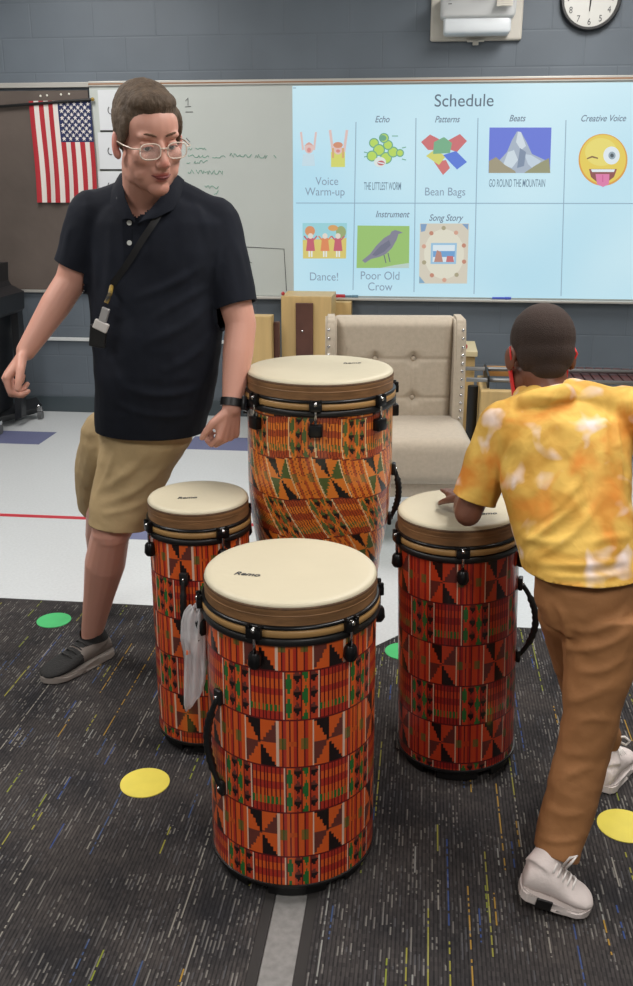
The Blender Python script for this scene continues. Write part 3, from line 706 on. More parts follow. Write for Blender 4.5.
def make_drum(base, H, r, nl, lug0, npd, rowh, v0, pal, label, hd, logo, kind='tub', ushift=0, rz=None, collar=.052, hrings=.042, name='drum', rowscale=1):
    az = math.atan2(-(base.x), base.y)
    t = thing(name, (base.x, base.y, .009), label, 'drum', None, az)
    H = H-.009
    def K(n, bm, m, par=t, **k): return mk(n, bm, m, par, world=False, **k)
    th = .012; ztop = H; zc0 = H-th*.0-collar; zr0 = zc0-hrings; rs = r*.998
    # skin
    bm = bmesh.new(); lathe(bm, [(0, ztop-.001), (r*.5, ztop-.0005), (r*.9, ztop), (r*.965, ztop-.001), (r*.992, ztop-.006), (r*.995, ztop-.009)], 96); K('drum_head', bm, skinm, smooth=True)
    bm = bmesh.new(); pr = [(r*.985, ztop-.009), (r*1.0, ztop-.010), (r*1.004, ztop-.0125), (r*1.0, ztop-.015)]
    lathe(bm, pr, 96); K('head_edge', bm, beadm, smooth=True)
    bm = bmesh.new(); lathe(bm, [(r*1.0, ztop-.013), (r*1.003, ztop-.02), (r*.998, ztop-.022), (r*.998, zc0+.004), (r*.995, zc0-.002)], 96)
    lathe(bm, [(r*1.0, ztop-.027), (r*1.004, ztop-.0285), (r*1.0, ztop-.030)], 96); K('collar', bm, collarm, smooth=True, angle=50)
    def ring(n, ra, z, h, m_):
        bm = bmesh.new(); q = h/2
        lathe(bm, [(rs, z-q), (ra-.003, z-q), (ra, z-q+.003), (ra, z+q-.003), (ra-.003, z+q), (rs, z+q)], 96); K(n, bm, m_, smooth=True, angle=50)
    ring('rim', r*1.01+.005, zc0-.002, .009, blackm)
    ring('tan_hoop', r*1.015+.004, zc0-.015, .017, tanm)
    ring('lower_rim', r*1.01+.005, zr0+.008, .017, black)
    # shell
    zs0, zs1 = .035, zr0+.004
    per = 48; nu = npd*per; nv = int((zs1-zs0)/rowh*30)
    zz = np.linspace(zs1, zs0, nv+1)
    bm = bmesh.new(); prev = None
    def rad(z):
        f = (zs1-z)/(zs1-zs0)
        if kind == 'tub': return rs*(1+.012*f)
        # goblet
        if f < .50: return rs*(1+.008*math.sin(f*6))-(rs*.13)*max(0, (f-.22)/.28)**2
        g = (f-.50)/.50; s_ = g*g*(3-2*g)
        lo = rs*.50; return rs*.87+(lo-rs*.87)*min(1, s_*1.6) + (rs*.12)*max(0, g-.6)
    for z in zz:
        rr_ = rad(z)
        cur = [bm.verts.new((rr_*math.cos(2*math.pi*i/nu), rr_*math.sin(2*math.pi*i/nu), z)) for i in range(nu)]
        if prev:
            for i in range(nu): bm.faces.new((cur[i], cur[(i+1) % nu], prev[(i+1) % nu], prev[i]))
        prev = cur
    o = K('shell', bm, shellm, smooth='keep')
    jj, ii = np.meshgrid(np.arange(nv), np.arange(nu), indexing='ij')
    u = (ii.ravel()+.5)/per; v = (jj.ravel()+.5)/30+v0
    if kind != 'tub':
        d_ = (jj.ravel()+.5)/30
        u = u-.50*np.clip(d_/2.6, 0, 2)**2.2+.05*np.sin(d_*1.6)
        v = v+.06*np.sin(u*3.1)
    setcol(o, kente(u+ushift, v, pal))
    bm = bmesh.new(); rb = rad(zs0)
    lathe(bm, [(rb*.97, zs0+.004), (rb+.004, zs0+.003), (rb+.004, zs0-.003), (rb-.004, zs0-.010), (rb-.010, .020), (rb*.8, .020), (0, .022)], 96)
    nf = 6
    for k in range(nf):                       # feet with gaps between
        a0 = 2*math.pi*k/nf+.2; seg = 8; span = 2*math.pi/nf*.72
        for q in range(seg):
            aa = a0+span*q/seg; ab = a0+span*(q+1)/seg
            vs_ = []
            for zz_ in (0, .022):
                for rr_, an in ((rb-.012, aa), (rb-.012, ab), (rb-.05, ab), (rb-.05, aa)):
                    vs_.append(bm.verts.new((rr_*math.cos(an), rr_*math.sin(an), zz_)))
            for f in ((0, 1, 5, 4), (1, 2, 6, 5), (2, 3, 7, 6), (3, 0, 4, 7), (0, 3, 2, 1), (4, 5, 6, 7)): bm.faces.new([vs_[x] for x in f])
    K('base', bm, black, smooth=True, angle=40)
    # tension lugs
    for k in range(nl):
        a = R(lug0)+2*math.pi*k/nl; d = Vector((math.sin(a), -math.cos(a), 0)); s_ = Vector((d.y*-1, d.x, 0)); Rm = Matrix((s_, d, Vector((0, 0, 1)))).transposed()
        c0 = d*(r*1.015+.009)
        bm = bmesh.new(); zl = zc0-.006
        box(bm, c0+Vector((0, 0, zl-.008)), (.034, .014, .022), Rm, .003)
        box(bm, c0+s_*.013+Vector((0, 0, zl+.006)), (.008, .012, .012), Rm, .002); box(bm, c0-s_*.013+Vector((0, 0, zl+.006)), (.008, .012, .012), Rm, .002)
        lg = K('tension_lug', bm, blackm, smooth=True, angle=35)
        bm = bmesh.new(); tube(bm, [c0+Vector((0, 0, zl+.006)), c0+Vector((0, 0, zr0-.02))], .0035, 8); ell(bm, c0+d*.004+Vector((0, 0, zl)), (.0055, .0055, .006), u=10, v=8); o2 = K('rod', bm, chrome, lg, smooth=True)
        bm = bmesh.new(); q = c0-d*.002+Vector((0, 0, zr0-.034))
        if kind == 'tub':
            tube(bm, [q+Vector((0, 0, .018)), q+Vector((0, 0, .012)), q+Vector((0, 0, -.008)), q+Vector((0, 0, -.017)), q+Vector((0, 0, -.02))], [.010, .014, .016, .011, .004], 14)
        else: box(bm, q+Vector((0, 0, 0)), (.036, .022, .034), Rm, .004)
        K('barrel', bm, blackm, lg, smooth=True, angle=35)
    # carrying handles
    for (a, z1, z0_, bulge, side) in hd:
        a = R(a); d = Vector((math.sin(a), -math.cos(a), 0)); tn = Vector((math.cos(a), math.sin(a), 0))
        R1, R0 = rad(z1), rad(z0_)
        bm = bmesh.new(); pts = []; rd = []
        n_ = 25
        for k in range(n_):
            q = k/(n_-1); z = z1+(z0_-z1)*q
            ra_ = R1+(R0-R1)*q+.006+bulge*math.sin(math.pi*q)**.8
            pts.append(d*ra_+tn*side*math.sin(math.pi*q)+Vector((0, 0, z)))
            w_ = .0085 if .2 < q < .8 else .0065
            rd.append(w_*(1.18 if k % 2 else .95) if .2 < q < .8 else w_)
        tube(bm, pts, rd, 12); h_ = K('handle', bm, black, smooth=True)
        for zz_, rr_ in ((z1, R1), (z0_, R0)):
            bm = bmesh.new(); Rm = Matrix((tn, d, Vector((0, 0, 1)))).transposed()
            box(bm, d*(rr_+.006)+Vector((0, 0, zz_)), (.024, .012, .036), Rm, .004); K('bracket', bm, black, h_, smooth=True, angle=35)
            bm = bmesh.new(); ell(bm, d*(rr_+.0125)+Vector((0, 0, zz_)), (.004,)*3, u=8, v=6); K('rivet', bm, chrome, h_, smooth=True)
    if logo:
        lx_, ly_, rot, sz = logo
        text_mesh('Remo', sz, Matrix.Translation((lx_, ly_, ztop+.0004)) @ Matrix.Rotation(rot, 4, 'Z'), ink, 'logo', None, .0002, shear=.3, bold=.0004)
        lo_ = bpy.context.scene.objects[-1] if False else LAST[0]
    return t
LAST = [None]
_mk = mk
def mk(*a, **k):
    o = _mk(*a, **k); LAST[0] = o; return o
def drum(*a, **k):
    logo = a[11]
    t = make_drum(*a, **k)
    if logo: LAST[0].parent = t
    return t
DH = .737
b1 = G(290.6, 567.5, DH); rF = 86.6*mpp(b1)
d_front = drum(b1, DH, rF, 6, -22, 8, .115, .45, PAL_F, 'tall orange patterned hand drum nearest the camera with a plastic bag on its lug', [(-54, .475, .245, .016, -.026)], (-.095, -.035, R(-14), .024), ushift=.69)
b2 = G(459, 509, DH); rR = 61*mpp(b2)
d_right = drum(b2, DH, rR, 5, 5, 7, .115, 0.0, PAL_R_SHADED, 'red patterned hand drum, shade painted into its print, played by the child in yellow', [(84, .525, .315, .042, 0)], (.07, -.05, R(10), .022), ushift=.23)
d_right.rotation_euler = (0, R(-1.9), d_right.rotation_euler[2]); d_right.location = Vector((b2.x, b2.y, .009+rR*math.sin(R(1.9))))+RT*(.70*math.sin(R(1.9)))
b3 = G(198, 495, DH); rL = 50.3*mpp(b3)
d_left = drum(b3, DH, rL, 4, 24, 6, .115, .1, PAL_F, 'narrow orange patterned hand drum at left behind the front one', [(-19, .54, .33, .014, 0)], (-.03, -.02, R(0), .022), ushift=.13)
b4 = P(320, 367, 2.62); HB = b4.z; b4.z = 0; rB = 73.6*mpp(Vector((b4.x, b4.y, HB)))
d_back = drum(b4, HB, rB, 7, -3, 9, .113, .95, PAL_D, 'biggest and tallest drum with bulging orange body, in front of the beige chair', [(84, .76, .61, .02, 0)], (.09, .06, R(10), .022), kind='goblet', ushift=.4)
bm = bmesh.new()   # small maker label on the big drum
a = R(-68); rr_ = rB*.998+.0015
for k in range(6):
    a0 = a-R(12)+R(24)*k/6; a1 = a-R(12)+R(24)*(k+1)/6
    z0_, z1_ = HB-.009-.052-.042-.045, HB-.009-.052-.042-.006
    bm.faces.new([bm.verts.new((rr_*math.sin(x), -rr_*math.cos(x), z)) for x, z in ((a0, z0_), (a1, z0_), (a1, z1_), (a0, z1_))])
bmesh.ops.remove_doubles(bm, verts=bm.verts, dist=1e-5)
o = mk('label', bm, mat('label_grey', (172, 172, 168), .4, c2=(60, 60, 60), vs=130), d_back, world=False)

# plastic bag on the front drum lug
hk = P(203, 607, b1.dot(FH)-.02); 
m = mat('thin_plastic', (236, 234, 236), .35, bump=.5, bs=18); nt, bb = nodes(m)
bb.inputs['Alpha'].default_value = .6; bb.inputs['Transmission Weight'].default_value = .2
Db = b1.dot(FH)-.03
bm = bmesh.new(); rings = []
for xl, xr, y, b_ in ((189, 207, 605, .006), (184, 206, 611, .014), (181, 206, 622, .02), (181, 206, 636, .022), (183, 206, 652, .02), (184, 207, 668, .018), (184, 205, 684, .013), (184, 200, 696, .010), (184, 193, 704, .006), (186, 189, 711, .003)):
    p = P((xl+xr)/2, y, Db-.005*math.sin(y*.1)); rings.append((p, (xr-xl)/2*mpp(p), b_, RT, FH))
loft(bm, rings, 28)
bmesh.ops.subdivide_edges(bm, edges=bm.edges[:], cuts=1)
for v in bm.verts:
    px, py = proj(v.co); v.co += FH*(.007*math.sin(px*.75+py*.06)+.004*math.sin(px*1.7-py*.13))
t = thing('plastic_bag', hk, 'crumpled translucent plastic bag hanging from the front drum', 'bag')
mk('film', bm, m, t, smooth=True)
bm = bmesh.new(); tube(bm, [P(196, 608, Db), P(202, 604, Db), P(206, 606, Db), P(203, 611, Db), P(197, 610, Db)], .004, 8); mk('knot', bm, m, t, smooth=True)
bm = bmesh.new(); p = P(187.5, 653, Db-.03); slab = [P(186, 651, Db-.026), P(190, 651, Db-.026), P(190, 655, Db-.026), P(186, 655, Db-.026)]
vs1 = [bm.verts.new(q) for q in slab]; bm.faces.new(vs1); vs2 = [bm.verts.new(q+FH*.004) for q in slab]; bm.faces.new(vs2[::-1])
for i in range(4): bm.faces.new((vs1[i], vs1[(i+1) % 4], vs2[(i+1) % 4], vs2[i]))
mk('orange_sticker', bm, mat('sticker_orange', (224, 120, 80), .5), t)

# ============================================================= ARMCHAIR
fab = mat('beige_linen', (182, 170, 152), .85, var=.06, vs=60, bump=.15, bs=300, sheen=.3)
Dc = 4.35
pbk = P(395, 316, Dc); pb2 = Vector((pbk.x, pbk.y, 0)); azc = YAW-.02
t = thing('armchair', (pb2.x, pb2.y, 0), 'beige upholstered wingback chair with button tufting and silver nailheads', 'chair', None, azc)
mp_ = mpp(pbk); TW = 139*mp_; TH = pbk.z
def K(n, bm, m, par=t, **k): return mk(n, bm, m, par, world=False, **k)
# local: -Y to camera ; backrest at y=0.. ; seat to y=-.5
bw = TW-.10; z0, z1 = .40, TH-.005
nx, nz = 90, 90; bm = bmesh.new(); vs = {}
btn = [(bx, bz) for bz in (TH-.19, TH-.37) for bx in (-bw*.165, bw*.165)]
for j in range(nz+1):
    for i in range(nx+1):
        x = -bw/2+bw*i/nx; z = z0+(z1-z0)*j/nz
        e = min(x+bw/2, bw/2-x); y = -.045+.03*max(0, 1-e/.05)**2; et = z1-z; y += .045*max(0, 1-et/.04)**2
        for (bx, bz) in btn: y += .028*math.exp(-((x-bx)**2+(z-bz)**2)/.0006)
        for bz in {b_[1] for b_ in btn}: y += .007*math.exp(-((z-bz)/.008)**2)
        for bx in {b_[0] for b_ in btn}: y += .006*math.exp(-((x-bx)/.008)**2)*(1 if z < TH-.16 else 0)
        vs[i, j] = bm.verts.new((x, y, z))
for j in range(nz):
    for i in range(nx): bm.faces.new((vs[i, j], vs[i+1, j], vs[i+1, j+1], vs[i, j+1]))
K('backrest', bm, fab, smooth='keep'); br_ = LAST[0]
bm = bmesh.new(); box(bm, (0, .045, (z0+z1)/2-.03), (bw+.02, .09, z1-z0+.06), bevel=.02, seg=3); K('back_frame', bm, fab, smooth=True, angle=40)
for bx, bz in btn:
    bm = bmesh.new(); ell(bm, (bx, -.018, bz), (.012, .008, .012), u=12, v=8); K('button', bm, fab, br_, smooth=True)
for s in (-1, 1):
    bm = bmesh.new()
    # wing panel: side profile in YZ extruded in x
    xo = s*(TW/2-.026)
    pf = [(.08, .30), (-.10, .30), (-.115, .50), (-.12, .70), (-.105, TH-.10), (-.075, TH-.02), (-.05, TH), (.08, TH)]
    a_ = [bm.verts.new((xo-.026, y, z)) for y, z in pf]; c_ = [bm.verts.new((xo+.026, y, z)) for y, z in pf]
    bm.faces.new(a_); bm.faces.new(c_[::-1])
    for i in range(len(pf)): bm.faces.new((a_[i], a_[(i+1) % len(pf)], c_[(i+1) % len(pf)], c_[i]))
    bmesh.ops.bevel(bm, geom=bm.edges[:], offset=.010, segments=3, affect='EDGES')
    K('wing', bm, fab, smooth=True, angle=40); wg = LAST[0]
    for k in range(13):
        z = TH-.05-k*.036; bm = bmesh.new(); y = -.117 if z < TH-.12 else -.108+(z-TH+.12)*.25
        ell(bm, (xo+s*.010, y-.003, z), (.007, .005, .007), u=10, v=8); K('nailhead', bm, chrome, wg, smooth=True)
bm = bmesh.new(); sw = 152*mp_*.93
box(bm, (0, -.27, .415), (sw, .50, .20), bevel=.06, seg=6)
for v in bm.verts:
    if v.co.z > .45: v.co.z += .02*math.cos(v.co.x/sw*math.pi)
K('seat', bm, fab, smooth=True, angle=60)
bm = bmesh.new(); box(bm, (0, -.25, .30), (sw-.02, .46, .09), bevel=.015); K('seat_rail', bm, fab, smooth=True, angle=40)
wood_d = mat('dark_wood', (74, 52, 42), .4, var=.2, vs=10, stretch=(4, 4, .6))
for sx_ in (-1, 1):
    for yy in (-.45, .05):
        bm = bmesh.new(); loft(bm, [(Vector((sx_*(sw/2-.05), yy, .27)), .026, .026, Vector((1, 0, 0)), Vector((0, 1, 0))), (Vector((sx_*(sw/2-.045), yy*1.03, 0)), .015, .015, Vector((1, 0, 0)), Vector((0, 1, 0)))], 12); K('leg', bm, wood_d, smooth=True, angle=40)

# ============================================================= WALL SIDE FURNITURE
maple = mat('maple', (196, 166, 112), .45, var=.08, vs=5, stretch=(6, 6, .5)); rose = mat('rosewood', (82, 44, 42), .35, var=.2, vs=12, stretch=(8, 1, 8)); darkb = mat('brown_bar', (88, 56, 46), .4, var=.15, vs=10)
def wbox(bm, x0, y0, x1, y1, off, depth, z_override=None, bevel=.004):
    a = W(x0, y0, off); b = W(x1, y1, off); za, zb_ = a.z, b.z
    if z_override is not None: zb_ = z_override
    box(bm, ((a.x+b.x)/2, WY-off+depth/2, (za+zb_)/2), (b.x-a.x, depth, za-zb_), bevel=bevel)
    return ((a.x+b.x)/2, WY-off+depth/2, zb_)
def wthing(name, rect, off, depth, label, cat, parts):
    x0, y0, x1, y1 = rect; a = W(x0, y0, off); b = W(x1, y1, off)
    return thing(name, ((a.x+b.x)/2, WY-off+depth/2, 0), label, cat)
# tan cabinet standing on end with brown bar
t = wthing('instrument_case', (281, 294, 331, 355), .45, .3, 'tan wooden instrument case on end with a brown bar fixed to its face', 'case', 0)
bm = bmesh.new(); wbox(bm, 281, 296, 331, 400, .45, .30, 0.0); mk('box', bm, maple, t)
bm = bmesh.new(); wbox(bm, 295.5, 303, 313, 380, .47, .02, .35); mk('bar', bm, darkb, t)
bm = bmesh.new(); ell(bm, W(302.5, 331, .475), (.007, .005, .007), u=8, v=6); mk('screw', bm, chrome, t)
bm = bmesh.new(); ell(bm, W(283, 293.5, .43), (.012, .012, .012), u=10, v=8); mk('red_cap', bm, mat('red_plastic', (170, 40, 44), .4), t)
t = wthing('instrument_case', (258, 316, 274, 355), .62, .12, 'narrow pale tan case standing left of the case with the brown bar', 'case', 0)
bm = bmesh.new(); wbox(bm, 246, 316, 272.5, 400, .62, .10, 0.0); mk('box', bm, maple, t)
bm = bmesh.new(); wbox(bm, 273.5, 322, 280, 400, .55, .04, 0.02); mk('side_slat', bm, darkb, t)
t = wthing('instrument_case', (331, 299, 352, 355), .28, .2, 'lower tan case behind the beige chair, right of the case with the brown bar', 'case', 0)
bm = bmesh.new(); wbox(bm, 333, 302, 350, 400, .14, .10, 0.0); mk('box', bm, maple, t)
# right side: post cabinet
t = wthing('wooden_stand', (452, 350, 477, 480), .75, .3, 'narrow tan wooden stand just right of the beige chair', 'stand', 0)
bm = bmesh.new(); wbox(bm, 455, 357, 472, 420, .75, .3, 0.0); mk('post', bm, maple, t)
bm = bmesh.new(); wbox(bm, 450, 351, 477.5, 357, .79, .38); mk('top', bm, mat('maple_light', (206, 190, 150), .4), t)
p = W(465, 351, .72); p.z = W(470, 351, .79).z+.014
bm = bmesh.new(); ell(bm, p, (.014, .014, .016), u=14, v=10); o = mk('ball', bm, mat('red_ball', (170, 36, 44), .4), smooth=True); rebase(o, p); tag(o, 'small red mallet ball on the tan wooden stand beside the chair', 'mallet head')
# long xylophone with tan frame and dark bars
t = wthing('xylophone', (480, 365, 660, 470), 1.0, .4, 'wooden bass xylophone with maroon bars behind the child', 'xylophone', 0)
bm = bmesh.new(); wbox(bm, 481, 391, 700, 470, 1.15, .06, .12); wbox(bm, 481, 391, 486, 470, 1.1, .45, .0); mk('front_board', bm, maple, t)
bm = bmesh.new(); wbox(bm, 484, 367, 525, 377, .72, .05); mk('rear_board', bm, mat('maple_dark', (176, 126, 70), .45, var=.1), t)
a = W(484, 388, 1.1); zx = a.z
for k in range(14):
    bm = bmesh.new(); x_ = W(553, 380, 1).x+k*.052
    box(bm, (x_, WY-.78, zx+.02+.0*k), (.044, .46-.008*k, .02), bevel=.004); mk('bar', bm, rose, t)
bm = bmesh.new(); a = W(484, 388, 1.1); tube(bm, [Vector((W(466, 385, 1.05).x, WY-1.05, zx+.035)), Vector((W(640, 385, 1.05).x, WY-1.05, zx+.035))], .012, 10); tube(bm, [Vector((W(466, 376, .9).x, WY-.8, zx+.05)), Vector((W(640, 376, .9).x, WY-.8, zx+.05))], .012, 10); mk('rail', bm, mat('grey_metal', (150, 150, 150), .35, .6), t, smooth=True)
bm = bmesh.new(); box(bm, (W(487, 380, .95).x, WY-.9, zx+.03), (.012, .36, .07), bevel=.003); mk('end_bracket', bm, black, t)
for xx_ in (483, 700):
    for oo in (1.12, .70):
        bm = bmesh.new(); q = W(xx_, 400, oo); box(bm, (q.x, WY-oo, .2), (.035, .035, .4), bevel=.004); mk('leg', bm, maple, t)
bm = bmesh.new(); q0 = W(478, 395, .95)
tube(bm, [Vector((q0.x-.03, WY-.95, .0)), Vector((q0.x-.03, WY-.95, zx-.02))], .03, 12); o = mk('stand_pole', bm, black, smooth=True, angle=40); rebase(o, (q0.x-.03, WY-.95, 0)); tag(o, 'black upright pole in the gap between the tan stand and the xylophone', 'pole')

# upright piano at the left edge
t = thing('piano', (-2.4, 5.5, 0), 'black upright piano cut off by the left edge of the photo', 'piano')
blk = mat('piano_black', (22, 24, 28), .35)
Dp = 5.35
def pp(x, y, D=Dp): return P(x, y, D)
def prism(bm, pts_px, D, depth):
    a = [bm.verts.new(P(x, y, D)) for x, y in pts_px]; b = [bm.verts.new(P(x, y, D)-Vector((0, depth, 0))) for x, y in pts_px]
    n = len(a); bm.faces.new(a); bm.faces.new(b[::-1])
    for i in range(n): bm.faces.new((a[i], a[(i+1) % n], b[(i+1) % n], b[i]))
MATS[t.name] = Matrix.Translation(t.location)
bm = bmesh.new(); prism(bm, [(-110, 262), (8, 262), (8.5, 280), (12, 286), (-110, 286)], 6.2, .35); mk('upper_case', bm, blk, t)
bm = bmesh.new(); prism(bm, [(-110, 285), (12, 285), (24, 291), (24.5, 308), (22, 311), (-110, 311)], 6.2, .62); mk('key_bed', bm, blk, t)
bm = bmesh.new(); prism(bm, [(-110, 309), (13, 309), (13, 406), (-110, 406)], 6.2, .3); mk('lower_case', bm, blk, t)
bm = bmesh.new(); prism(bm, [(15.5, 310), (22.5, 310), (25, 345), (26.5, 415), (20, 418), (18.5, 350)], 6.2, .08); mk('leg', bm, blk, t)
bm = bmesh.new()
pA, pB_ = G(-30, 436), G(38, 417)
for sgn in (0,):
    d_ = (pB_-pA); 
    tube(bm, [Vector((pA.x, pA.y, .085)), Vector((pB_.x, pB_.y, .085))], .055, 4)
mk('foot', bm, blk, t)
for q in (G(0, 434), G(41, 419)):
    bm = bmesh.new(); tube(bm, [Vector((q.x-.012, q.y, .03)), Vector((q.x+.012, q.y, .03))], .03, 16); c_ = mk('caster', bm, mat('caster_grey', (90, 92, 94), .4), t, smooth=True, angle=40)
    bm = bmesh.new(); box(bm, (q.x, q.y, .075), (.035, .035, .03), bevel=.004); ell(bm, (q.x, q.y-.02, .095), (.008,)*3, u=8, v=6); mk('caster_plate', bm, chrome, t)

# ============================================================= PEOPLE
def ringpx(xl, xr, y, D, b, rot=0, tilt=0):
    p = P((xl+xr)/2, y, D); a = (xr-xl)/2*mpp(p)
    Mz = Matrix.Rotation(rot, 3, 'Z'); up = UPW
    ax = Mz @ RT; ay = Mz @ FH
    if tilt: ax = Matrix.Rotation(tilt, 3, FH) @ ax
    return (p, a, b, ax, ay)
def scaled(rings, k, dk=None): return [(c, a*k-(dk or 0), b*k-(dk or 0), x, y) for c, a, b, x, y in rings]
def head_prims(bm, M, s, ears=True, child=False):
    def E(c, r, rot=None):
        kk = M.to_3x3(); r = [r[i]*kk.col[i].length for i in range(3)]; A = M.to_3x3().normalized(); rr_ = A if rot is None else A @ rot
        ell(bm, M @ (Vector(c)*s), Vector(r)*s, rr_)
    def Cp(a, b, r1, r2): cap(bm, M @ (Vector(a)*s), M @ (Vector(b)*s), r1*s, r2*s)
    E((0, -.012, .035), (.076, .095, .085)); E((0, .028, .035), (.066, .062, .058))
    E((0, .028, -.025), (.064, .058, .075)); E((0, .032, -.066), (.055, .050, .043)); E((0, .064, -.094), (.028, .022, .019))
    for q in (-1, 1):
        E((q*.042, .058, -.022), (.022, .024, .022)); E((q*.046, .038, -.040), (.020, .028, .030)); E((q*.050, .008, -.060), (.015, .038, .034)); E((q*.040, .050, -.058), (.018, .022, .022))
        E((q*.030, .070, .024), (.024, .018, .010)); E((q*.011, .098, -.035), (.0085, .010, .008))
        if ears:
            E((q*.080, -.008, -.008), (.009, .020, .031), Matrix.Rotation(q*R(-22), 3, 'Z')); E((q*.078, .002, -.028), (.008, .012, .012))
        E((q*.031, .066, .002), (.016, .016, .012))
    Cp((0, .080, .014), (0, .106, -.030), .0085, .0115)
    E((0, .081, -.052), (.024, .014, .012)); E((0, .084, -.0585), (.023, .010, .0045)); E((0, .083, -.070), (.019, .010, .0065))
def hand_prims(bm, w, d, n, ts, curl, s=1.0, spread=.06):
    """w wrist, d towards fingers, n palm-facing normal, ts: thumb side sign"""
    w = Vector(w); d = Vector(d).normalized(); n = Vector(n); n = (n-d*n.dot(d)).normalized(); sd = d.cross(n)*ts
    kn = []
    for k, (o_, L_) in enumerate(((.030, .090), (.010, .094), (-.010, .088), (-.028, .080))):
        q = w+(d*L_+sd*o_)*s; kn.append(q)
        cap(bm, w+(d*.012+sd*o_*.55)*s, q, .0150*s, .0118*s)
        cap(bm, w+(d*.035+sd*o_*.8+n*.004)*s, q+n*.002*s, .0145*s, .011*s)
    for k, (q, ln) in enumerate(zip(kn, ((.040, .025, .020), (.045, .029, .021), (.042, .027, .020), (.032, .021, .018)))):
        ang = 0; p = q; rr_ = (.0102, .0092, .0084, .0072)
        dd = (d+sd*spread*(1.5-k)*.7).normalized()
        for j, l in enumerate(ln):
            ang += curl*(1+.12*k)*(1, 1.2, .8)[j]
            v = dd*math.cos(ang)+n*math.sin(ang); p2 = p+v*l*s
            cap(bm, p, p2, rr_[j]*s, rr_[j+1]*s); p = p2
    p = w+(d*.022+sd*.024)*s
    a1 = (d*.72+sd*.62+n*.35).normalized(); a2 = (d*.88+sd*.30+n*.42).normalized(); a3 = (d*.9+sd*.05+n*.5).normalized()
    p1 = p+a1*.040*s; p2 = p1+a2*.032*s; p3 = p2+a3*.025*s
    chain(bm, [p, p1, p2, p3], [.0155*s, .0125*s, .0105*s, .0085*s])
def cap3(bm, pts, rads): chain(bm, [Vector(p) for p in pts], rads, 18)

def shoe(parent, heel, toe, ankle, wid, mats, names, lab=None, lift=0.0, hightop=False, tilt=0):
    """heel/toe: ground points; builds upper, sole in world space, returns"""
    heel = Vector(heel); toe = Vector(toe); d = toe-heel; Ls = d.length; d.normalize()
    up = UPW; sd = d.cross(up).normalized(); up = sd.cross(d).normalized()
    def ringx(f, w, h0, h1, side=0):
        c = heel+d*(Ls*f)+up*((h0+h1)/2)+sd*side; return (c, w/2, (h1-h0)/2, sd, up)
    bm = bmesh.new()
    loft(bm, [ringx(.015, wid*.45, .022, .05), ringx(.04, wid*.62, .016, .070), ringx(.15, wid*.74, .014, .088), ringx(.32, wid*.78, .014, .092), ringx(.45, wid*.82, .014, .082), ringx(.60, wid*.93, .014, .064), ringx(.75, wid*.97, .014, .052), ringx(.88, wid*.86, .014, .044), ringx(.96, wid*.6, .016, .036), ringx(.995, wid*.3, .018, .028)], 24)
    # collar around ankle
    ak = Vector(ankle); c0 = heel+d*(Ls*.20)+up*.06
    hgt = .10 if hightop else .035
    ra = wid*.40
    t_ = ak-c0; tt = t_.normalized()
    tube(bm, [c0, c0+tt*.02, c0+tt*(.02+hgt)], [wid*.44, wid*.42, wid*.42 if hightop else ra], 20, flat=1.0)
    bm = remesh(bm, .004, 5)
    for f in bm.faces:
        c = f.calc_center_median(); f.material_index = 0
        x = (c-heel).dot(d)/Ls
        if len(mats) > 3 and x < .52 and (c-heel).dot(up) < .075 and x > .05: f.material_index = 1
    cutplane(bm, c0+tt*(.016+hgt), tt, .09)
    up_ = mk('shoe', bm, [mats[0]]+([mats[3]] if len(mats) > 3 else []), parent, smooth='keep')
    up_.data.polygons.foreach_set('use_smooth', [True]*len(up_.data.polygons))
    MATS[up_.name] = MATS[parent.name]
    bm = bmesh.new(); pts = []
    out = [(0, 0), (.02, .30), (.10, .42), (.3, .41), (.5, .42), (.66, .50), (.80, .50), (.92, .38), (.98, .2), (1.01, 0)]
    oo = [(f, w_*wid*1.05) for f, w_ in out]+[(f, -w_*wid*1.05) for f, w_ in out[-2:0:-1]]
    lo = [bm.verts.new(heel+d*(Ls*f*1.0)+sd*w_) for f, w_ in oo]; hi = [bm.verts.new(heel+d*(Ls*f*1.0)+sd*w_+up*(.018+(.008 if f > .9 else 0)+(.008 if f < .4 else 0))) for f, w_ in oo]
    n = len(oo); bm.faces.new(lo[::-1]); bm.faces.new(hi)
    for i in range(n): bm.faces.new((lo[i], lo[(i+1) % n], hi[(i+1) % n], hi[i]))
    bmesh.ops.bevel(bm, geom=bm.edges[:], offset=.004, segments=2, affect='EDGES')
    s_ = mk('sole', bm, mats[1], up_, smooth=True, angle=40) if False else mk('sole', bm, mats[1], parent, smooth=True, angle=40)
    s_.parent = up_
    # laces
    for k in range(5):
        f = .34+.075*k; zt_ = (.094, .086, .078, .071, .064)[k]+.002
        a = heel+d*(Ls*f)+up*(zt_-.012)+sd*wid*.26; b = heel+d*(Ls*f+.008)+up*zt_+sd*0; c = heel+d*(Ls*f)+up*(zt_-.012)-sd*wid*.26
        bm = bmesh.new(); tube(bm, [a, (a+b)/2+up*.005, b+up*.002, (b+c)/2+up*.005, c], .0026, 6); l_ = mk('lace', bm, mats[2], parent, smooth=True); l_.parent = up_
    return up_, heel, d, sd, up, Ls

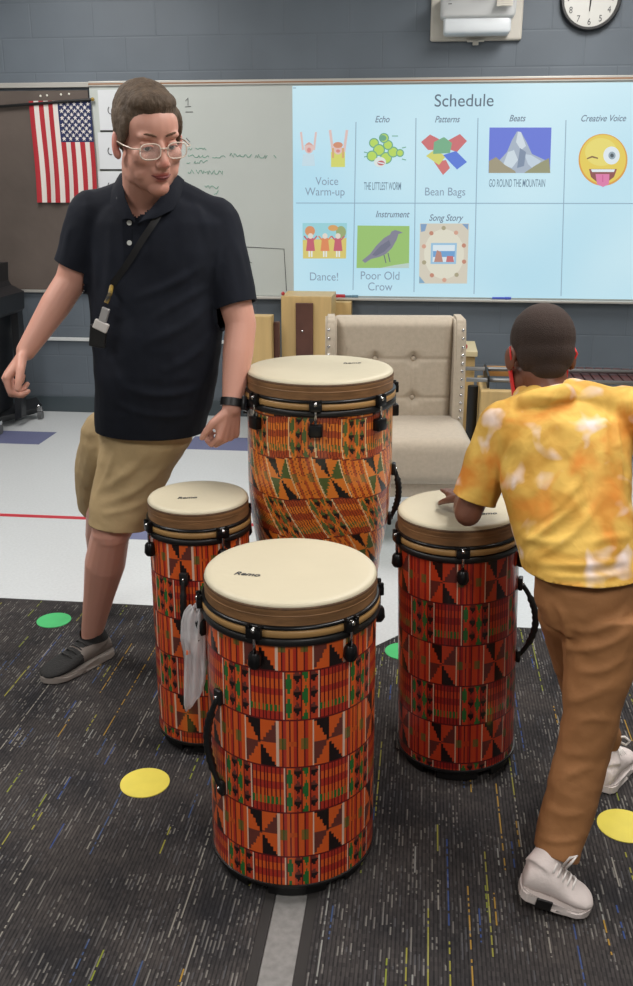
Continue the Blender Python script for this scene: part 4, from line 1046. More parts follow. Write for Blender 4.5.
# ---------------------------------------------------------------- MAN
skin = mat('man_skin', (208, 150, 132), .5, var=.06, vs=14, bump=.04, bs=200, sss=.06)
lipm = (190, 110, 104)
bm = bmesh.new()
hp = P(147.5, 139.5, 2.53)
psi = R(31); fwd = (-FH*math.cos(psi)+RT*math.sin(psi)).normalized(); fwd = (fwd*math.cos(R(14))-UPW*math.sin(R(14))).normalized()
roll = R(4)
rt_ = fwd.cross(UPW).normalized(); upv = rt_.cross(fwd); 
Hm = Matrix((rt_, fwd, upv)).transposed() @ Matrix.Rotation(roll, 3, 'Y')
HK = (.93, .94, 1.0); HMm = Matrix.Translation(hp) @ Hm.to_4x4() @ Matrix.Diagonal((*HK, 1)); HS = 1.09
head_prims(bm, HMm, HS)
nb = P(146, 205, 2.66)
hn = HMm @ Vector((0, -.02*HS, -.055*HS))
cap3(bm, [hn, (hn+nb)/2, nb], [.060, .060, .064])
torso = [ringpx(118, 176, 196, 2.64, .055), ringpx(100, 205, 206, 2.66, .085), ringpx(86, 232, 222, 2.68, .115), ringpx(84, 236, 250, 2.69, .130), ringpx(89, 226, 290, 2.69, .132), ringpx(92, 222, 330, 2.69, .138), ringpx(93, 219, 370, 2.70, .142), ringpx(95, 212, 405, 2.72, .135), ringpx(97, 204, 432, 2.74, .125)]
loft(bm, scaled(torso, .90, .004), 28)
shR, elR, wrR = P(94, 216, 2.68), P(71, 281, 2.68), P(26, 351, 2.60)      # image-left arm
shL, elL, wrL = P(214, 223, 2.70), P(241, 324, 2.64), P(232, 407, 2.56)   # image-right arm
cap3(bm, [shR, (shR+elR)/2, elR, elR.lerp(wrR, .35), wrR], [.052, .050, .043, .042, .027])
cap3(bm, [shL, (shL+elL)/2, elL, elL.lerp(wrL, .35), wrL], [.052, .050, .043, .043, .028])
hand_prims(bm, wrR, P(1, 384, 2.56)-wrR, RT*.75-UPW*.6+FH*.2, 1, .85, 1.0, .02)
hand_prims(bm, wrL, P(224, 462, 2.55)-wrL, -RT*.5+FH*.55, -1, .85, .98, .02)
hipL, knL, akL = P(148, 447, 2.76), P(111, 532, 2.71), P(92, 632, 2.88)
cap3(bm, [hipL, hipL.lerp(knL, .5), knL], [.080, .072, .060]); 
cap3(bm, [knL, knL.lerp(akL, .28), knL.lerp(akL, .6), akL, akL-UPW*.05], [.058, .064, .050, .036, .036])
hipR, knR, akR = P(128, 445, 2.84), P(103, 512, 2.98), P(101, 580, 3.26)
cap3(bm, [hipR, hipR.lerp(knR, .5), knR], [.080, .070, .056]); cap3(bm, [knR, knR.lerp(akR, .3), akR], [.055, .058, .036])
cap3(bm, [P(150, 435, 2.76), P(142, 435, 2.79)], [.10, .10])
bm = remesh(bm, .0042, 4)
# eye sockets
for q in (-1, 1):
    e0 = HMm @ (Vector((q*.031, .083, .002))*HS)
    for v in bm.verts:
        dd = (v.co-e0).length
        if dd < .03: v.co -= fwd*.0055*math.exp(-(dd/.012)**2)
person = mk('person', bm, skin, smooth='keep'); person.data.polygons.foreach_set('use_smooth', [True]*len(person.data.polygons))
LIPC = [HMm @ (Vector((0, .095, -.0585))*HS), HMm @ (Vector((0, .095, -.071))*HS)]
def paint_body(o, base, lips, lc):
    n = len(o.data.polygons); co = np.empty(n*3); o.data.polygons.foreach_get('center', co); co = co.reshape(-1, 3)+np.array(o.location)
    cols = np.tile(L3(*base), (n, 1))
    for p, r_, c_ in lips:
        rel = co-np.array(p); x = rel @ np.array(Hm_c.col[0]); y = rel @ np.array(Hm_c.col[1]); z = rel @ np.array(Hm_c.col[2])
        w_ = np.clip(1.6-np.sqrt((x/r_[0])**2+(y/r_[1])**2+(z/r_[2])**2), 0, 1)[:, None]; cols = cols*(1-w_)+L3(*c_)*w_
    setcol(o, cols)
Hm_c = Hm
skinA = mat_attr('man_skin_toned', .5, bump=.03, sss=.06)
person.data.materials.clear(); person.data.materials.append(skinA)
ear = [HMm @ (Vector((q*.082, -.005, -.01))*HS) for q in (-1, 1)]
paint_body(person, (206, 152, 134), [(LIPC[0], (.019, .02, .005), (176, 96, 88)), (LIPC[1], (.016, .02, .0055), (182, 102, 94))]  + [(e, (.012, .02, .025), (216, 138, 126)) for e in ear] + [(HMm @ (Vector((0, .108, -.032))*HS), (.01, .012, .01), (212, 136, 120))] +
  [(HMm @ (Vector((0, .06, -.10))*HS), (.03, .04, .018), (190, 134, 116))], None)
gfoot = G(80, 668)
rebase(person, (gfoot.x, gfoot.y, 0)); tag(person, 'man in dark polo shirt, khaki shorts and glasses walking behind the drums', 'person')
# eyes, brows
for q in (-1, 1):
    bm = bmesh.new(); e0 = HMm @ (Vector((q*.031, .0715, .002))*HS); ell(bm, e0-fwd*.001, (.0118*HS,)*3); ey = mk('eye', bm, mat('eye_white', (225, 215, 210), .2), person, smooth=True)
    MATS[ey.name] = MATS[person.name]
    look = (fwd-UPW*.45+rt_*.15).normalized(); bm = bmesh.new(); ell(bm, e0-fwd*.001+look*.0100*HS, (.0062, .0062, .003), frame_m(look)); mk('iris', bm, mat('iris', (44, 46, 44), .2), ey, smooth=True)
    bm = bmesh.new(); ell(bm, HMm @ (Vector((q*.031, .0712, .0065))*HS), Vector((.0145, .0135, .0088))*HS, Hm); mk('eyelid', bm, mat('lid_skin', (196, 142, 124), .5), person, smooth=True)
    bm = bmesh.new(); tube(bm, [HMm @ (Vector((q*(.031+.0125*math.cos(a_)), .080+.005*math.sin(a_), .000+.005*math.sin(a_)))*HS) for a_ in [0, .5, 1.0, 1.57, 2.1, 2.6, 3.14]], .0026, 8); mk('eyelid', bm, mat('lid_skin', (188, 128, 112), .5), person, smooth=True)
    bm = bmesh.new(); tube(bm, [HMm @ (Vector((q*x_, y_, z_))*HS) for x_, y_, z_ in ((.012, .088, .024), (.024, .090, .029), (.036, .084, .030), (.049, .070, .025))], [.003, .0042, .0038, .0018], 8, flat=.6); mk('eyebrow', bm, mat('brow_hair', (104, 78, 60), .8), person, smooth=True)
bm = bmesh.new(); tube(bm, [HMm @ (Vector((x_, y_, z_))*HS) for x_, y_, z_ in ((-.025, .083, -.060), (-.012, .092, -.0640), (0, .0945, -.0650), (.012, .092, -.0640), (.025, .083, -.060))], [.001, .0036, .0046, .0036, .001], 8); mk('mouth', bm, mat('mouth_dark', (110, 46, 44), .5), person, smooth=True)
# hair
hairm = mat('brown_hair', (88, 72, 57), .75, var=.3, vs=60, bump=.6, bs=160, stretch=(1, 1, .5))
bm = bmesh.new(); A = Hm
def HE(c, r, s=HS): ell(bm, HMm @ (Vector(c)*s), Vector([r[i]*HK[i] for i in range(3)])*s, A)
HE((0, -.015, .050), (.0785, .0945, .0790)); HE((0, .036, .088), (.060, .047, .028)); HE((0, -.05, .01), (.069, .055, .06)); HE((.0, -.065, -.03), (.045, .03, .03))
for q in (-1, 1): HE((q*.070, .002, .035), (.0125, .046, .040)); HE((q*.074, .014, .008), (.0075, .012, .024))
bm = remesh(bm, .004, 9, noise=[(.010, .003), (.03, .005)]); mk('hair', bm, hairm, person, smooth='keep'); LAST[0].data.polygons.foreach_set('use_smooth', [True]*len(LAST[0].data.polygons))

# shirt
navy = mat('navy_polo', (24, 28, 38), .85, var=.12, vs=12, bump=.12, bs=24, spec=.25)
bm = bmesh.new()
loft(bm, torso+[ringpx(97, 203, 441, 2.745, .125)], 32)
def sleeve(sh, el, wr_r, k):
    e = sh.lerp(el, k); chain(bm, [sh, sh.lerp(e, .5), e, e+(el-sh).normalized()*.03], [wr_r[0], wr_r[1], wr_r[2], wr_r[2]], 20); return e
eR = sleeve(shR, elR, (.070, .066, .060), .74); eL = sleeve(shL, elL, (.074, .070, .064), .80)
cap3(bm, [P(134, 200, 2.67), shR], [.062, .064]); cap3(bm, [P(166, 200, 2.68), shL], [.068, .068])
bm = remesh(bm, .006, 6, noise=[(.12, .012), (.05, .003)])
folds(bm, [(205, 262, 180, 285, 130, 300, .012, .007), (212, 285, 180, 300, 150, 322, .012, .006), (213, 300, 190, 330, 140, 345, .014, .006), (120, 385, 160, 405, 206, 385, .014, .008), (112, 400, 150, 425, 200, 412, .012, .006), (104, 350, 120, 380, 135, 420, .014, .005),
  (214, 330, 200, 360, 160, 372, .014, .006), (222, 240, 214, 262, 216, 290, .010, .006), (92, 250, 98, 262, 96, 290, .012, .006), (232, 235, 244, 262, 246, 300, .012, .005), (70, 225, 66, 240, 62, 262, .012, .005), (108, 230, 112, 260, 104, 300, .014, .004), (190, 195, 205, 215, 208, 240, .014, .004)])
def in_torso(q):
    for r0, r1 in zip(torso[:-1], torso[1:]):
        if r1[0].z <= q.z <= r0[0].z:
            f = (r0[0].z-q.z)/(r0[0].z-r1[0].z); c = r0[0].lerp(r1[0], f); a = r0[1]+(r1[1]-r0[1])*f; b = r0[2]+(r1[2]-r0[2])*f
            return math.hypot((q-c).dot(RT)/(a+.012), (q-c).dot(FH)/(b+.012)) < 1
    return False
cutsleeve(bm, eR+(elR-shR).normalized()*.008, elR-shR, .080, keep=in_torso); cutsleeve(bm, eL+(elL-shL).normalized()*.004, elL-shL, .080, keep=in_torso)
cutplane(bm, P(150, 441, 2.615), Vector((0, 0, -1))-RT*.02, .36)
VP_ = [(116, 150), (115, 186), (119, 203), (136, 218), (154, 207), (172, 193), (180, 180), (184, 150)]
kill = []
for f in bm.faces:
    c = f.calc_center_median(); x, y = proj(c)
    if inpoly(x, y, VP_): kill.append(f)
bmesh.ops.delete(bm, geom=kill, context='FACES')
shirt = mk('shirt', bm, navy, person, smooth='keep'); shirt.data.polygons.foreach_set('use_smooth', [True]*len(shirt.data.polygons))
MATS[shirt.name] = MATS[person.name]
sd_ = shirt.modifiers.new('th', 'SOLIDIFY'); sd_.thickness = .004; sd_.offset = -1
def bvh_of(*obs):
    bmx = bmesh.new()
    for ob in obs:
        me = ob.data.copy(); me.transform(MATS.get(ob.name, Matrix.Identity(4)) if ob.parent is None else MATS[ob.parent.name]); bmx.from_mesh(me); bpy.data.meshes.remove(me)
    bmx.normal_update(); t_ = BVHTree.FromBMesh(bmx); bmx.free(); return t_
bv = bvh_of(shirt, person)
def hit(bv_, px, py, off=.003, fb=None):
    d = ray(px, py).normalized(); r_ = bv_.ray_cast(C0, d)
    if r_[0] is None: return fb
    n = r_[1]
    if n.dot(d) > 0: n = -n
    return r_[0]+n*off
def ribbon(bv_, pts, wpx, th, name, m, parent, off=.003, maxjump=.05):
    dense = []
    for (x0, y0), (x1, y1) in zip(pts[:-1], pts[1:]):
        n = max(2, int(math.hypot(x1-x0, y1-y0)/3))
        dense += [(x0+(x1-x0)*i/n, y0+(y1-y0)*i/n) for i in range(n)]
    dense.append(pts[-1]); P3 = []; last = None
    for x, y in dense:
        p = hit(bv_, x, y, off)
        if p is None: continue
        P3.append(p)
    for _ in range(2): P3 = [P3[0]]+[(P3[i-1]+P3[i]*2+P3[i+1])/4-(C0-P3[i]).normalized()*-.0005 for i in range(1, len(P3)-1)]+[P3[-1]]
    bm = bmesh.new(); prev = None
    for i, p in enumerate(P3):
        t_ = (P3[min(i+1, len(P3)-1)]-P3[max(i-1, 0)]).normalized(); vw = (C0-p).normalized(); s_ = t_.cross(vw).normalized(); w_ = wpx/2*mpp(p); nn = s_.cross(t_).normalized()
        if nn.dot(vw) < 0: nn = -nn
        cur = [bm.verts.new(p-s_*w_), bm.verts.new(p+s_*w_), bm.verts.new(p+s_*w_+nn*th), bm.verts.new(p-s_*w_+nn*th)]
        if prev:
            for k in range(4): bm.faces.new((prev[k], prev[(k+1) % 4], cur[(k+1) % 4], cur[k]))
        else: bm.faces.new(cur)
        prev = cur
    bm.faces.new(prev[::-1]); return mk(name, bm, m, parent, smooth=True, angle=50)
navy2 = mat('navy_collar', (22, 26, 36), .85, bump=.1, bs=60, spec=.25)
# collar: a standing folded band around the neck opening
bm = bmesh.new()
def flap(pts_in, pts_out, D1, D2):
    a = [P(x, y, d_) for x, y, d_ in pts_in]; b = [P(x, y, d_) for x, y, d_ in pts_out]
    th_ = .006; n = len(a)
    lay = []
    for off_ in (0, th_):
        lay.append([[bm.verts.new(p+FH*off_) for p in a], [bm.verts.new((p+q)/2+UPW*.004-FH*.006+FH*off_) for p, q in zip(a, b)], [bm.verts.new(q+FH*off_) for q in b]])
    for l_ in lay:
        for r_ in range(2):
            for i in range(n-1): bm.faces.new((l_[r_][i], l_[r_][i+1], l_[r_+1][i+1], l_[r_+1][i]))
    for i in range(n-1):
        bm.faces.new((lay[0][0][i], lay[0][0][i+1], lay[1][0][i+1], lay[1][0][i])); bm.faces.new((lay[0][2][i], lay[0][2][i+1], lay[1][2][i+1], lay[1][2][i]))
# right (image-left) flap and left flap
flap([(124, 172, 2.66), (123, 184, 2.60), (125, 198, 2.555), (135, 221, 2.545)], [(117, 178, 2.68), (112, 188, 2.61), (110, 202, 2.57), (122, 219, 2.55)], 0, 0)
flap([(174, 174, 2.66), (170, 185, 2.60), (158, 200, 2.56), (138, 223, 2.545)], [(184, 180, 2.67), (181, 194, 2.61), (174, 209, 2.565), (156, 218, 2.55)], 0, 0)
mk('collar', bm, navy2, shirt, smooth=True, angle=50)
ribbon(bv, [(127, 218), (128, 240), (129, 262)], 9, .002, 'placket', navy2, shirt, .002)
for x, y in ((130, 223), (130, 243)):
    p = hit(bv, x, y, .005); bm = bmesh.new(); d_ = (C0-p).normalized(); tube(bm, [p, p+d_*.003], .0065, 14); mk('button', bm, mat('button_white', (205, 208, 205), .3), shirt, smooth=True, angle=40)
lan = mat('lanyard_black', (16, 16, 20), .5)
ly = ribbon(bv, [(166, 204), (156, 220), (143, 240), (128, 264), (114, 284)], 6.5, .0025, 'lanyard', lan, person, .006)
MATS[ly.name] = MATS[person.name]
pl = P(106, 300, 2.53)
bm = bmesh.new(); tube(bm, [hit(bv, 113, 286, .008), P(110, 294, 2.535), P(106, 303, 2.53)], .006, 8); mk('strap_end', bm, mat('yellow_black', (170, 140, 60), .5, c2=(20, 20, 20), vs=60), ly)
bm = bmesh.new(); box(bm, P(104, 316, 2.53), (.022, .010, .045), Matrix.Rotation(R(20), 3, FH), .003); mk('key', bm, mat('key_silver', (190, 188, 188), .3, .7), ly)
bm = bmesh.new(); box(bm, P(101, 326, 2.53), (.040, .012, .026), Matrix.Rotation(R(25), 3, FH), .003); mk('badge', bm, mat('badge_white', (200, 196, 192), .3), ly)
bm = bmesh.new(); box(bm, P(98, 336, 2.54), (.045, .014, .06), Matrix.Rotation(R(8), 3, FH), .004); mk('badge_holder', bm, black, ly)
# glasses
clear = mat('clear_frame', (222, 205, 190), .2, spec=.6)
gl = thing('tmpg', (0, 0, 0), None, None); bpy.data.objects.remove(gl)
bm = bmesh.new(); gz = -.004
for q in (-1, 1):
    pts = [HMm @ (Vector((q*.034+.0255*math.copysign(abs(math.cos(a_))**.7, math.cos(a_)), .106-.25*abs(.0255*math.cos(a_)*q+.034*1)*.3-.0, gz+.017*math.copysign(abs(math.sin(a_))**.7, math.sin(a_))))*HS) for a_ in [2*math.pi*i/28 for i in range(29)]]
    tube(bm, pts, .0016, 8)
tube(bm, [HMm @ (Vector((x_, .1045, gz+.006))*HS) for x_ in (-.010, 0, .010)], .0018, 8)
for q in (-1, 1): tube(bm, [HMm @ (Vector(v_)*HS) for v_ in ((q*.059, .099, gz+.006), (q*.074, .090, gz+.006), (q*.081, .05, gz+.006), (q*.082, .0, gz+.006), (q*.080, -.02, gz-.006))], .0017, 8)
gl = mk('eyeglasses', bm, clear, person, smooth=True); MATS[gl.name] = MATS[person.name]
gls = mat('lens_glass', (255, 255, 255), .03); nt, bb = nodes(gls); bb.inputs['Alpha'].default_value = .06
for q in (-1, 1):
    bm = bmesh.new(); c_ = HMm @ (Vector((q*.034, .1035, gz))*HS); ell(bm, c_, (.025*HS, .0012, .0165*HS), A); mk('lens', bm, gls, gl, smooth=True)
# watch
bm = bmesh.new(); ax_ = (wrL-elL).normalized(); wc = wrL-ax_*.012
Mw = frame_m(ax_, FH); tube(bm, [wc-ax_*.011, wc+ax_*.011], .0335, 28); wt = mk('wristwatch', bm, black, person, smooth=True, angle=40); MATS[wt.name] = MATS[person.name]
side = (RT*.9-FH*.3); side = (side-ax_*side.dot(ax_)).normalized()
bm = bmesh.new(); box(bm, wc+side*.038, (.034, .012, .040), Matrix((ax_.cross(side), side, ax_)).transposed(), .004); mk('watch_case', bm, blackm, wt, smooth=True, angle=40)
bm = bmesh.new(); box(bm, wc+side*.0445, (.026, .002, .031), Matrix((ax_.cross(side), side, ax_)).transposed(), .001); mk('watch_face', bm, mat('watch_glass', (50, 52, 62), .1), wt)
# shorts
khaki = mat('khaki', (176, 152, 112), .8, var=.07, vs=8, bump=.2, bs=30)
bm = bmesh.new()
loft(bm, [ringpx(99, 196, 425, 2.76, .115), ringpx(100, 190, 445, 2.765, .125), ringpx(98, 180, 460, 2.765, .12)], 28)
loft(bm, [ringpx(108, 193, 440, 2.755, .11), ringpx(99, 176, 465, 2.745, .105), ringpx(92, 162, 492, 2.735, .098), ringpx(89, 150, 520, 2.72, .092), ringpx(88, 149, 530, 2.72, .092)], 28)
chain(bm, [P(115, 440, 2.86), P(104, 470, 2.95), P(100, 500, 3.03)], [.105, .095, .078], 20)
bm = remesh(bm, .006, 5, noise=[(.10, .012), (.04, .003)])
folds(bm, [(150, 450, 125, 480, 95, 492, .014, .008), (165, 465, 140, 495, 100, 505, .014, .007), (120, 440, 108, 470, 96, 500, .012, .006), (148, 500, 130, 512, 100, 514, .010, .005)])
sc_ = P(119, 524, 2.72); cutplane(bm, sc_, (knL-hipL).normalized()*.4-UPW, .16)
sh_ = mk('shorts', bm, khaki, person, smooth='keep'); sh_.data.polygons.foreach_set('use_smooth', [True]*len(sh_.data.polygons)); q_ = sh_.modifiers.new('th', 'SOLIDIFY'); q_.thickness = .004; q_.offset = -1
# shoes
sblk = mat('knit_black', (34, 34, 34), .8, var=.15, vs=80, bump=.3, bs=150); sgry = mat('grey_leather', (116, 108, 102), .6); sole = mat('sole_grey', (150, 142, 136), .6)
hl = G(110, 651, .012); to_ = G(43, 683, .012); hl.z = to_.z = .0105
shoe(person, hl, to_, akL, .105, [sblk, sole, mat('lace_dark', (50, 50, 50), .8), sgry], None)
hl2 = akR-UPW*.035+FH*.05+RT*.02; to2 = akR-UPW*.15-FH*.05-RT*.06
bm = bmesh.new(); chain(bm, [akR, akR-UPW*.05+RT*.0, akR-UPW*.10-FH*.06-RT*.02, akR-UPW*.13-FH*.12-RT*.03], [.045, .045, .042, .03], 16); bm = remesh(bm, .006, 4); mk('shoe', bm, sblk, person, smooth='keep')

# ---------------------------------------------------------------- CHILD
bm = bmesh.new(); hp = P(540.5, 355, 2.2)
fwd = (FH*math.cos(R(14))-UPW*math.sin(R(14))).normalized(); fwd = (Matrix.Rotation(R(4), 3, 'Z') @ fwd)
rt_ = fwd.cross(UPW).normalized(); upv = rt_.cross(fwd); Hm2 = Matrix((rt_, fwd, upv)).transposed(); HM2 = Matrix.Translation(hp) @ Hm2.to_4x4(); S2 = .93
head_prims(bm, HM2, S2)
nbc = P(551, 402, 2.13); hn = HM2 @ Vector((0, -.03*S2, -.05*S2)); cap3(bm, [hn, hn.lerp(nbc, .5), nbc], [.052, .046, .052])
kt = [ringpx(528, 578, 391, 2.14, .05), ringpx(512, 606, 398, 2.13, .07), ringpx(498, 630, 415, 2.10, .088), ringpx(493, 634, 435, 2.08, .098), ringpx(497, 632, 465, 2.05, .102), ringpx(503, 630, 495, 2.01, .104), ringpx(512, 632, 525, 1.97, .106), ringpx(520, 638, 552, 1.94, .108), ringpx(524, 644, 575, 1.92, .118)]
loft(bm, scaled(kt[:-1], .88, .004), 26)
sl_, el_, wl_ = P(503, 424, 2.11), P(468, 513, 2.10), P(463, 500, 2.27)
wl_.z = max(wl_.z, DH+.028); 
sr_, er_, wr_ = P(622, 408, 2.10), P(692, 428, 2.04), P(755, 468, 1.96)
cap3(bm, [sl_, sl_.lerp(el_, .5), el_, el_.lerp(wl_, .4), wl_], [.042, .038, .032, .031, .022])
cap3(bm, [sr_, sr_.lerp(er_, .5), er_, er_.lerp(wr_, .4), wr_], [.042, .038, .032, .030, .022])
hand_prims(bm, wl_, FH*.95-RT*.15-UPW*.05, -UPW, 1, .05, .70, .0)
hand_prims(bm, wr_, wr_-er_, -RT-UPW*.3, -1, .35, .74)
hN, kN, aN = P(598, 618, 1.90), P(593, 735, 1.84), P(549, 868, 1.76)
hF, kF, aF = P(569, 612, 1.97), P(588, 700, 2.12), P(603, 742, 2.21)
cap3(bm, [hN, hN.lerp(kN, .5), kN], [.060, .054, .042]); cap3(bm, [kN, kN.lerp(aN, .3), aN, aN-UPW*.03], [.045, .046, .028, .028])
cap3(bm, [hF, hF.lerp(kF, .5), kF], [.056, .050, .042]); cap3(bm, [kF, kF.lerp(aF, .3), aF, aF-UPW*.03], [.045, .044, .028, .028])
bm = remesh(bm, .0042, 4)
child = mk('person', bm, mat('child_skin', (112, 72, 56), .45, var=.08, vs=14, bump=.03, bs=200), smooth='keep'); child.data.polygons.foreach_set('use_smooth', [True]*len(child.data.polygons))
gc = G(570, 860); rebase(child, (gc.x, gc.y, 0)); tag(child, 'child seen from behind in yellow tie-dye shirt and brown trousers playing the right drum', 'person')
bm = bmesh.new(); A = Hm2
def HE2(c, r): ell(bm, HM2 @ (Vector(c)*S2), Vector(r)*S2, A)
HE2((0, -.018, .040), (.0795, .0925, .0865)); HE2((0, -.040, .005), (.072, .068, .070)); HE2((0, .03, .075), (.06, .045, .045)); HE2((0, -.065, -.035), (.045, .035, .035))
bm = remesh(bm, .004, 5); mk('hair', bm, mat('cropped_hair', (52, 38, 32), .9, var=.2, vs=10, bump=.4, bs=400), child, smooth='keep'); LAST[0].data.polygons.foreach_set('use_smooth', [True]*len(LAST[0].data.polygons))
redm = mat('red_mask', (214, 46, 44), .7)
for q in (-1, 1):
    bm = bmesh.new(); e0 = HM2 @ (Vector((q*.031, .0735, .002))*S2); ell(bm, e0, (.0125*S2,)*3); mk('eye', bm, mat('eye_w', (225, 218, 212), .2), child, smooth=True)
bm = bmesh.new(); pr = []
for i in range(25):
    a_ = -1.75+3.5*i/24; c_, s_ = math.sin(a_), math.cos(a_); row = []
    for k in range(7):
        f = k/6; z = -.012-.098*f*(1 if abs(a_) < 1.2 else 1-.35*(abs(a_)-1.2)); wd_ = .068-.012*f+.004; fr = .088+.018*math.exp(-(a_/.5)**2)*math.sin(math.pi*min(1, f+.2))
        if abs(a_) > 1.3: z = -.03-.075*f
        row.append(HM2 @ (Vector((wd_*c_*1.03, .012+fr*s_ if s_ > 0 else .012+.03*s_, z))*S2))
    pr.append([bm.verts.new(v_) for v_ in row])
for i in range(24):
    for k in range(6): bm.faces.new((pr[i][k], pr[i+1][k], pr[i+1][k+1], pr[i][k+1]))
o = mk('face_mask', bm, redm, child, smooth=True); q_ = o.modifiers.new('t', 'SOLIDIFY'); q_.thickness = .004; q_.offset = 0; MATS[o.name] = MATS[child.name]
for q in (-1, 1):
    bm = bmesh.new(); tube(bm, [HM2 @ (Vector(v_)*S2) for v_ in ((q*.066, .01, -.03), (q*.078, -.016, -.02), (q*.084, -.028, -.0), (q*.080, -.012, .02))], .0022, 8); mk('ear_loop', bm, redm, o, smooth=True)

# tie-dye shirt
def tiedye():
    m = bpy.data.materials.new('tie_dye'); nt, b = nodes(m); N = nt.nodes; L = nt.links; b.inputs['Roughness'].default_value = .8
    tc = N.new('ShaderNodeTexCoord')
    def noise(sc, d=3, dist=.6, off=(0, 0, 0)):
        mp = N.new('ShaderNodeMapping'); mp.inputs['Location'].default_value = off; L.new(tc.outputs['Object'], mp.inputs[0])
        n = N.new('ShaderNodeTexNoise'); n.inputs['Scale'].default_value = sc; n.inputs['Detail'].default_value = d; n.inputs['Distortion'].default_value = dist; L.new(mp.outputs[0], n.inputs['Vector']); return n.outputs[0]
    def ramp(i, p0, p1, c0, c1):
        r = N.new('ShaderNodeValToRGB'); r.color_ramp.elements[0].position = p0; r.color_ramp.elements[1].position = p1; r.color_ramp.elements[0].color = c0; r.color_ramp.elements[1].color = c1; L.new(i, r.inputs[0]); return r.outputs[0]
    def mix(f, a, b_):
        n = N.new('ShaderNodeMix'); n.data_type = 'RGBA'; L.new(f, n.inputs[0])
        for k, v in ((6, a), (7, b_)):
            if isinstance(v, tuple): n.inputs[k].default_value = v
            else: L.new(v, n.inputs[k])
        return n.outputs[2]
    base = ramp(noise(9), .35, .62, lin((188, 138, 48)), lin((228, 186, 90)))
    c1 = mix(ramp(noise(8, 3, .8, (3, 1, 2)), .50, .72, (0, 0, 0, 1), (.85, .85, .85, 1)), base, lin((214, 128, 38)))
    c2 = mix(ramp(noise(11, 2, .5, (7, 4, 9)), .58, .74, (0, 0, 0, 1), (1, 1, 1, 1)), c1, lin((232, 214, 208)))
    L.new(c2, b.inputs['Base Color'])
    bp = N.new('ShaderNodeBump'); bp.inputs['Strength'].default_value = .25; bp.inputs['Distance'].default_value = .01; L.new(noise(26, 2), bp.inputs['Height']); L.new(bp.outputs[0], b.inputs['Normal'])
    return m
bm = bmesh.new(); loft(bm, kt+[ringpx(522, 648, 596, 1.905, .128)], 32)
def slv(sh, el, rr_, k):
    e = sh.lerp(el, k); chain(bm, [sh, sh.lerp(e, .5), e, e+(el-sh).normalized()*.03], [rr_[0], rr_[1], rr_[2], rr_[2]*1.02], 20); return e
e1 = slv(sl_, el_, (.055, .056, .052), .80); e2 = slv(sr_, er_, (.052, .055, .054), .75)
cap3(bm, [P(529, 400, 2.165), P(564, 400, 2.145)], [.044, .044]); cap3(bm, [P(526, 402, 2.085), P(545, 397, 2.07), P(566, 393, 2.08)], [.022, .022, .022]); cap3(bm, [P(540, 402, 2.13), sl_], [.045, .050]); cap3(bm, [P(570, 398, 2.12), sr_], [.045, .046])
bm = remesh(bm, .0055, 5, noise=[(.09, .012), (.035, .003)])
folds(bm, [(512, 548, 545, 535, 585, 495, .010, .010), (525, 560, 570, 548, 600, 500, .010, .007), (518, 558, 560, 572, 632, 560, .010, .009), (540, 574, 590, 580, 632, 572, .008, .006), (520, 536, 545, 545, 560, 540, .010, .009), (585, 545, 610, 535, 632, 538, .010, .006),
  (585, 470, 570, 500, 545, 520, .010, .006), (614, 408, 620, 440, 622, 490, .008, .007), (604, 405, 608, 430, 606, 470, .008, .005), (520, 432, 502, 455, 500, 488, .010, .006), (480, 440, 488, 460, 486, 490, .010, .005), (530, 395, 560, 402, 590, 396, .008, .004), (540, 430, 560, 460, 565, 500, .014, .004)])
cutplane(bm, e1+(el_-sl_).normalized()*.008, el_-sl_, .085); cutplane(bm, e2+(er_-sr_).normalized()*.008, er_-sr_, .085)
cutplane(bm, P(580, 592, 1.795), Vector((0, 0, -1)), .34)
o = mk('shirt', bm, tiedye(), child, smooth='keep'); o.data.polygons.foreach_set('use_smooth', [True]*len(o.data.polygons)); q_ = o.modifiers.new('t', 'SOLIDIFY'); q_.thickness = .003; q_.offset = -1
brn = mat('brown_trousers', (154, 106, 64), .8, var=.08, vs=9, bump=.2, bs=40)
bm = bmesh.new()
loft(bm, [ringpx(536, 634, 560, 1.94, .090), ringpx(534, 637, 580, 1.93, .103), ringpx(534, 640, 600, 1.925, .104), ringpx(542, 642, 622, 1.92, .10)], 26)
loft(bm, [ringpx(562, 648, 605, 1.90, .092), ringpx(563, 640, 640, 1.885, .088), ringpx(564, 630, 675, 1.87, .080), ringpx(564, 620, 710, 1.85, .070), ringpx(559, 611, 745, 1.84, .064), ringpx(548, 603, 780, 1.82, .060), ringpx(540, 592, 815, 1.80, .056), ringpx(535, 582, 845, 1.775, .052), ringpx(534, 579, 858, 1.77, .052)], 26)
chain(bm, [hF, hF.lerp(kF, .5), kF, kF.lerp(aF, .6), aF+UPW*.015], [.072, .066, .056, .050, .046], 20)
bm = remesh(bm, .0055, 5, noise=[(.08, .010), (.03, .003)])
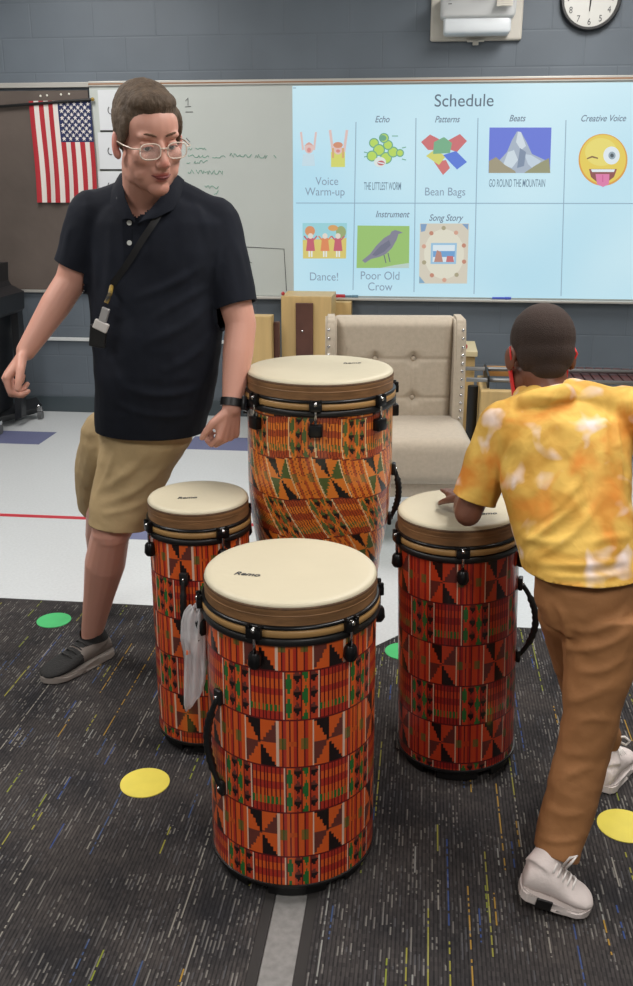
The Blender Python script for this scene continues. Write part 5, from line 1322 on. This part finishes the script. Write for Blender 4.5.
folds(bm, [(568, 628, 600, 640, 632, 606, .011, .009), (566, 648, 600, 655, 632, 630, .011, .008), (575, 668, 600, 680, 626, 656, .011, .007), (566, 700, 585, 702, 612, 684, .012, .006), (575, 722, 595, 716, 613, 722, .010, .006), (557, 748, 572, 760, 590, 752, .013, .005), (552, 790, 565, 770, 596, 766, .012, .006), (541, 800, 558, 822, 586, 812, .012, .005), (537, 836, 556, 846, 580, 838, .008, .006), (556, 604, 572, 625, 566, 665, .010, .009)])
an = P(556, 852, 1.77); cutplane(bm, an, aN-kN, .085)
o = mk('trousers', bm, brn, child, smooth='keep'); o.data.polygons.foreach_set('use_smooth', [True]*len(o.data.polygons)); q_ = o.modifiers.new('t', 'SOLIDIFY'); q_.thickness = .003; q_.offset = -1
shw = mat('white_canvas', (224, 212, 208), .7, var=.04, vs=20, bump=.15, bs=120); solw = mat('white_rubber', (214, 204, 200), .5); lw = mat('lace_white', (232, 226, 222), .7)
hl = P(517, 893, 1.745); to_ = G(590, 910, .012); to_.z = .012; hl.z = max(hl.z, .045)
res = shoe(child, hl, to_, aN+UPW*.03, .088, [shw, solw, lw], None, hightop=True)
bm = bmesh.new(); h_, d_, s_, u_ = res[1], res[2], res[3], res[4]
box(bm, h_+d_*.045-u_*.001, (.05, .07, .010), Matrix((d_, s_, u_)).transposed(), .002); q_ = mk('heel_patch', bm, black, child); q_.parent = res[0]
box_b = bmesh.new(); box(box_b, h_+d_*.055+u_*.012+s_*.042, (.035, .006, .024), Matrix((d_, s_, u_)).transposed(), .002); q_ = mk('heel_patch', box_b, black, child); q_.parent = res[0]
hl = G(600, 792, .012); to_ = G(622, 760, .012); hl.z = to_.z = .0105; to_ = hl+(to_-hl).normalized()*.2
res = shoe(child, hl, to_, aF, .085, [shw, solw, lw], None, hightop=True)
bm = bmesh.new(); tube(bm, [P(611, 742, 2.2), P(617, 737, 2.19), P(625, 737, 2.18), P(630, 741, 2.18), P(626, 745, 2.18), P(618, 741, 2.19), P(612, 745, 2.2)], .0035, 8); q_ = mk('lace_bow', bm, lw, child, smooth=True); q_.parent = res[0]
bm = bmesh.new(); tube(bm, [P(563, 866, 1.72), P(570, 858, 1.70), P(577, 856, 1.70), P(572, 862, 1.69), P(566, 868, 1.70)], .003, 8); mk('lace_bow', bm, lw, child, smooth=True)
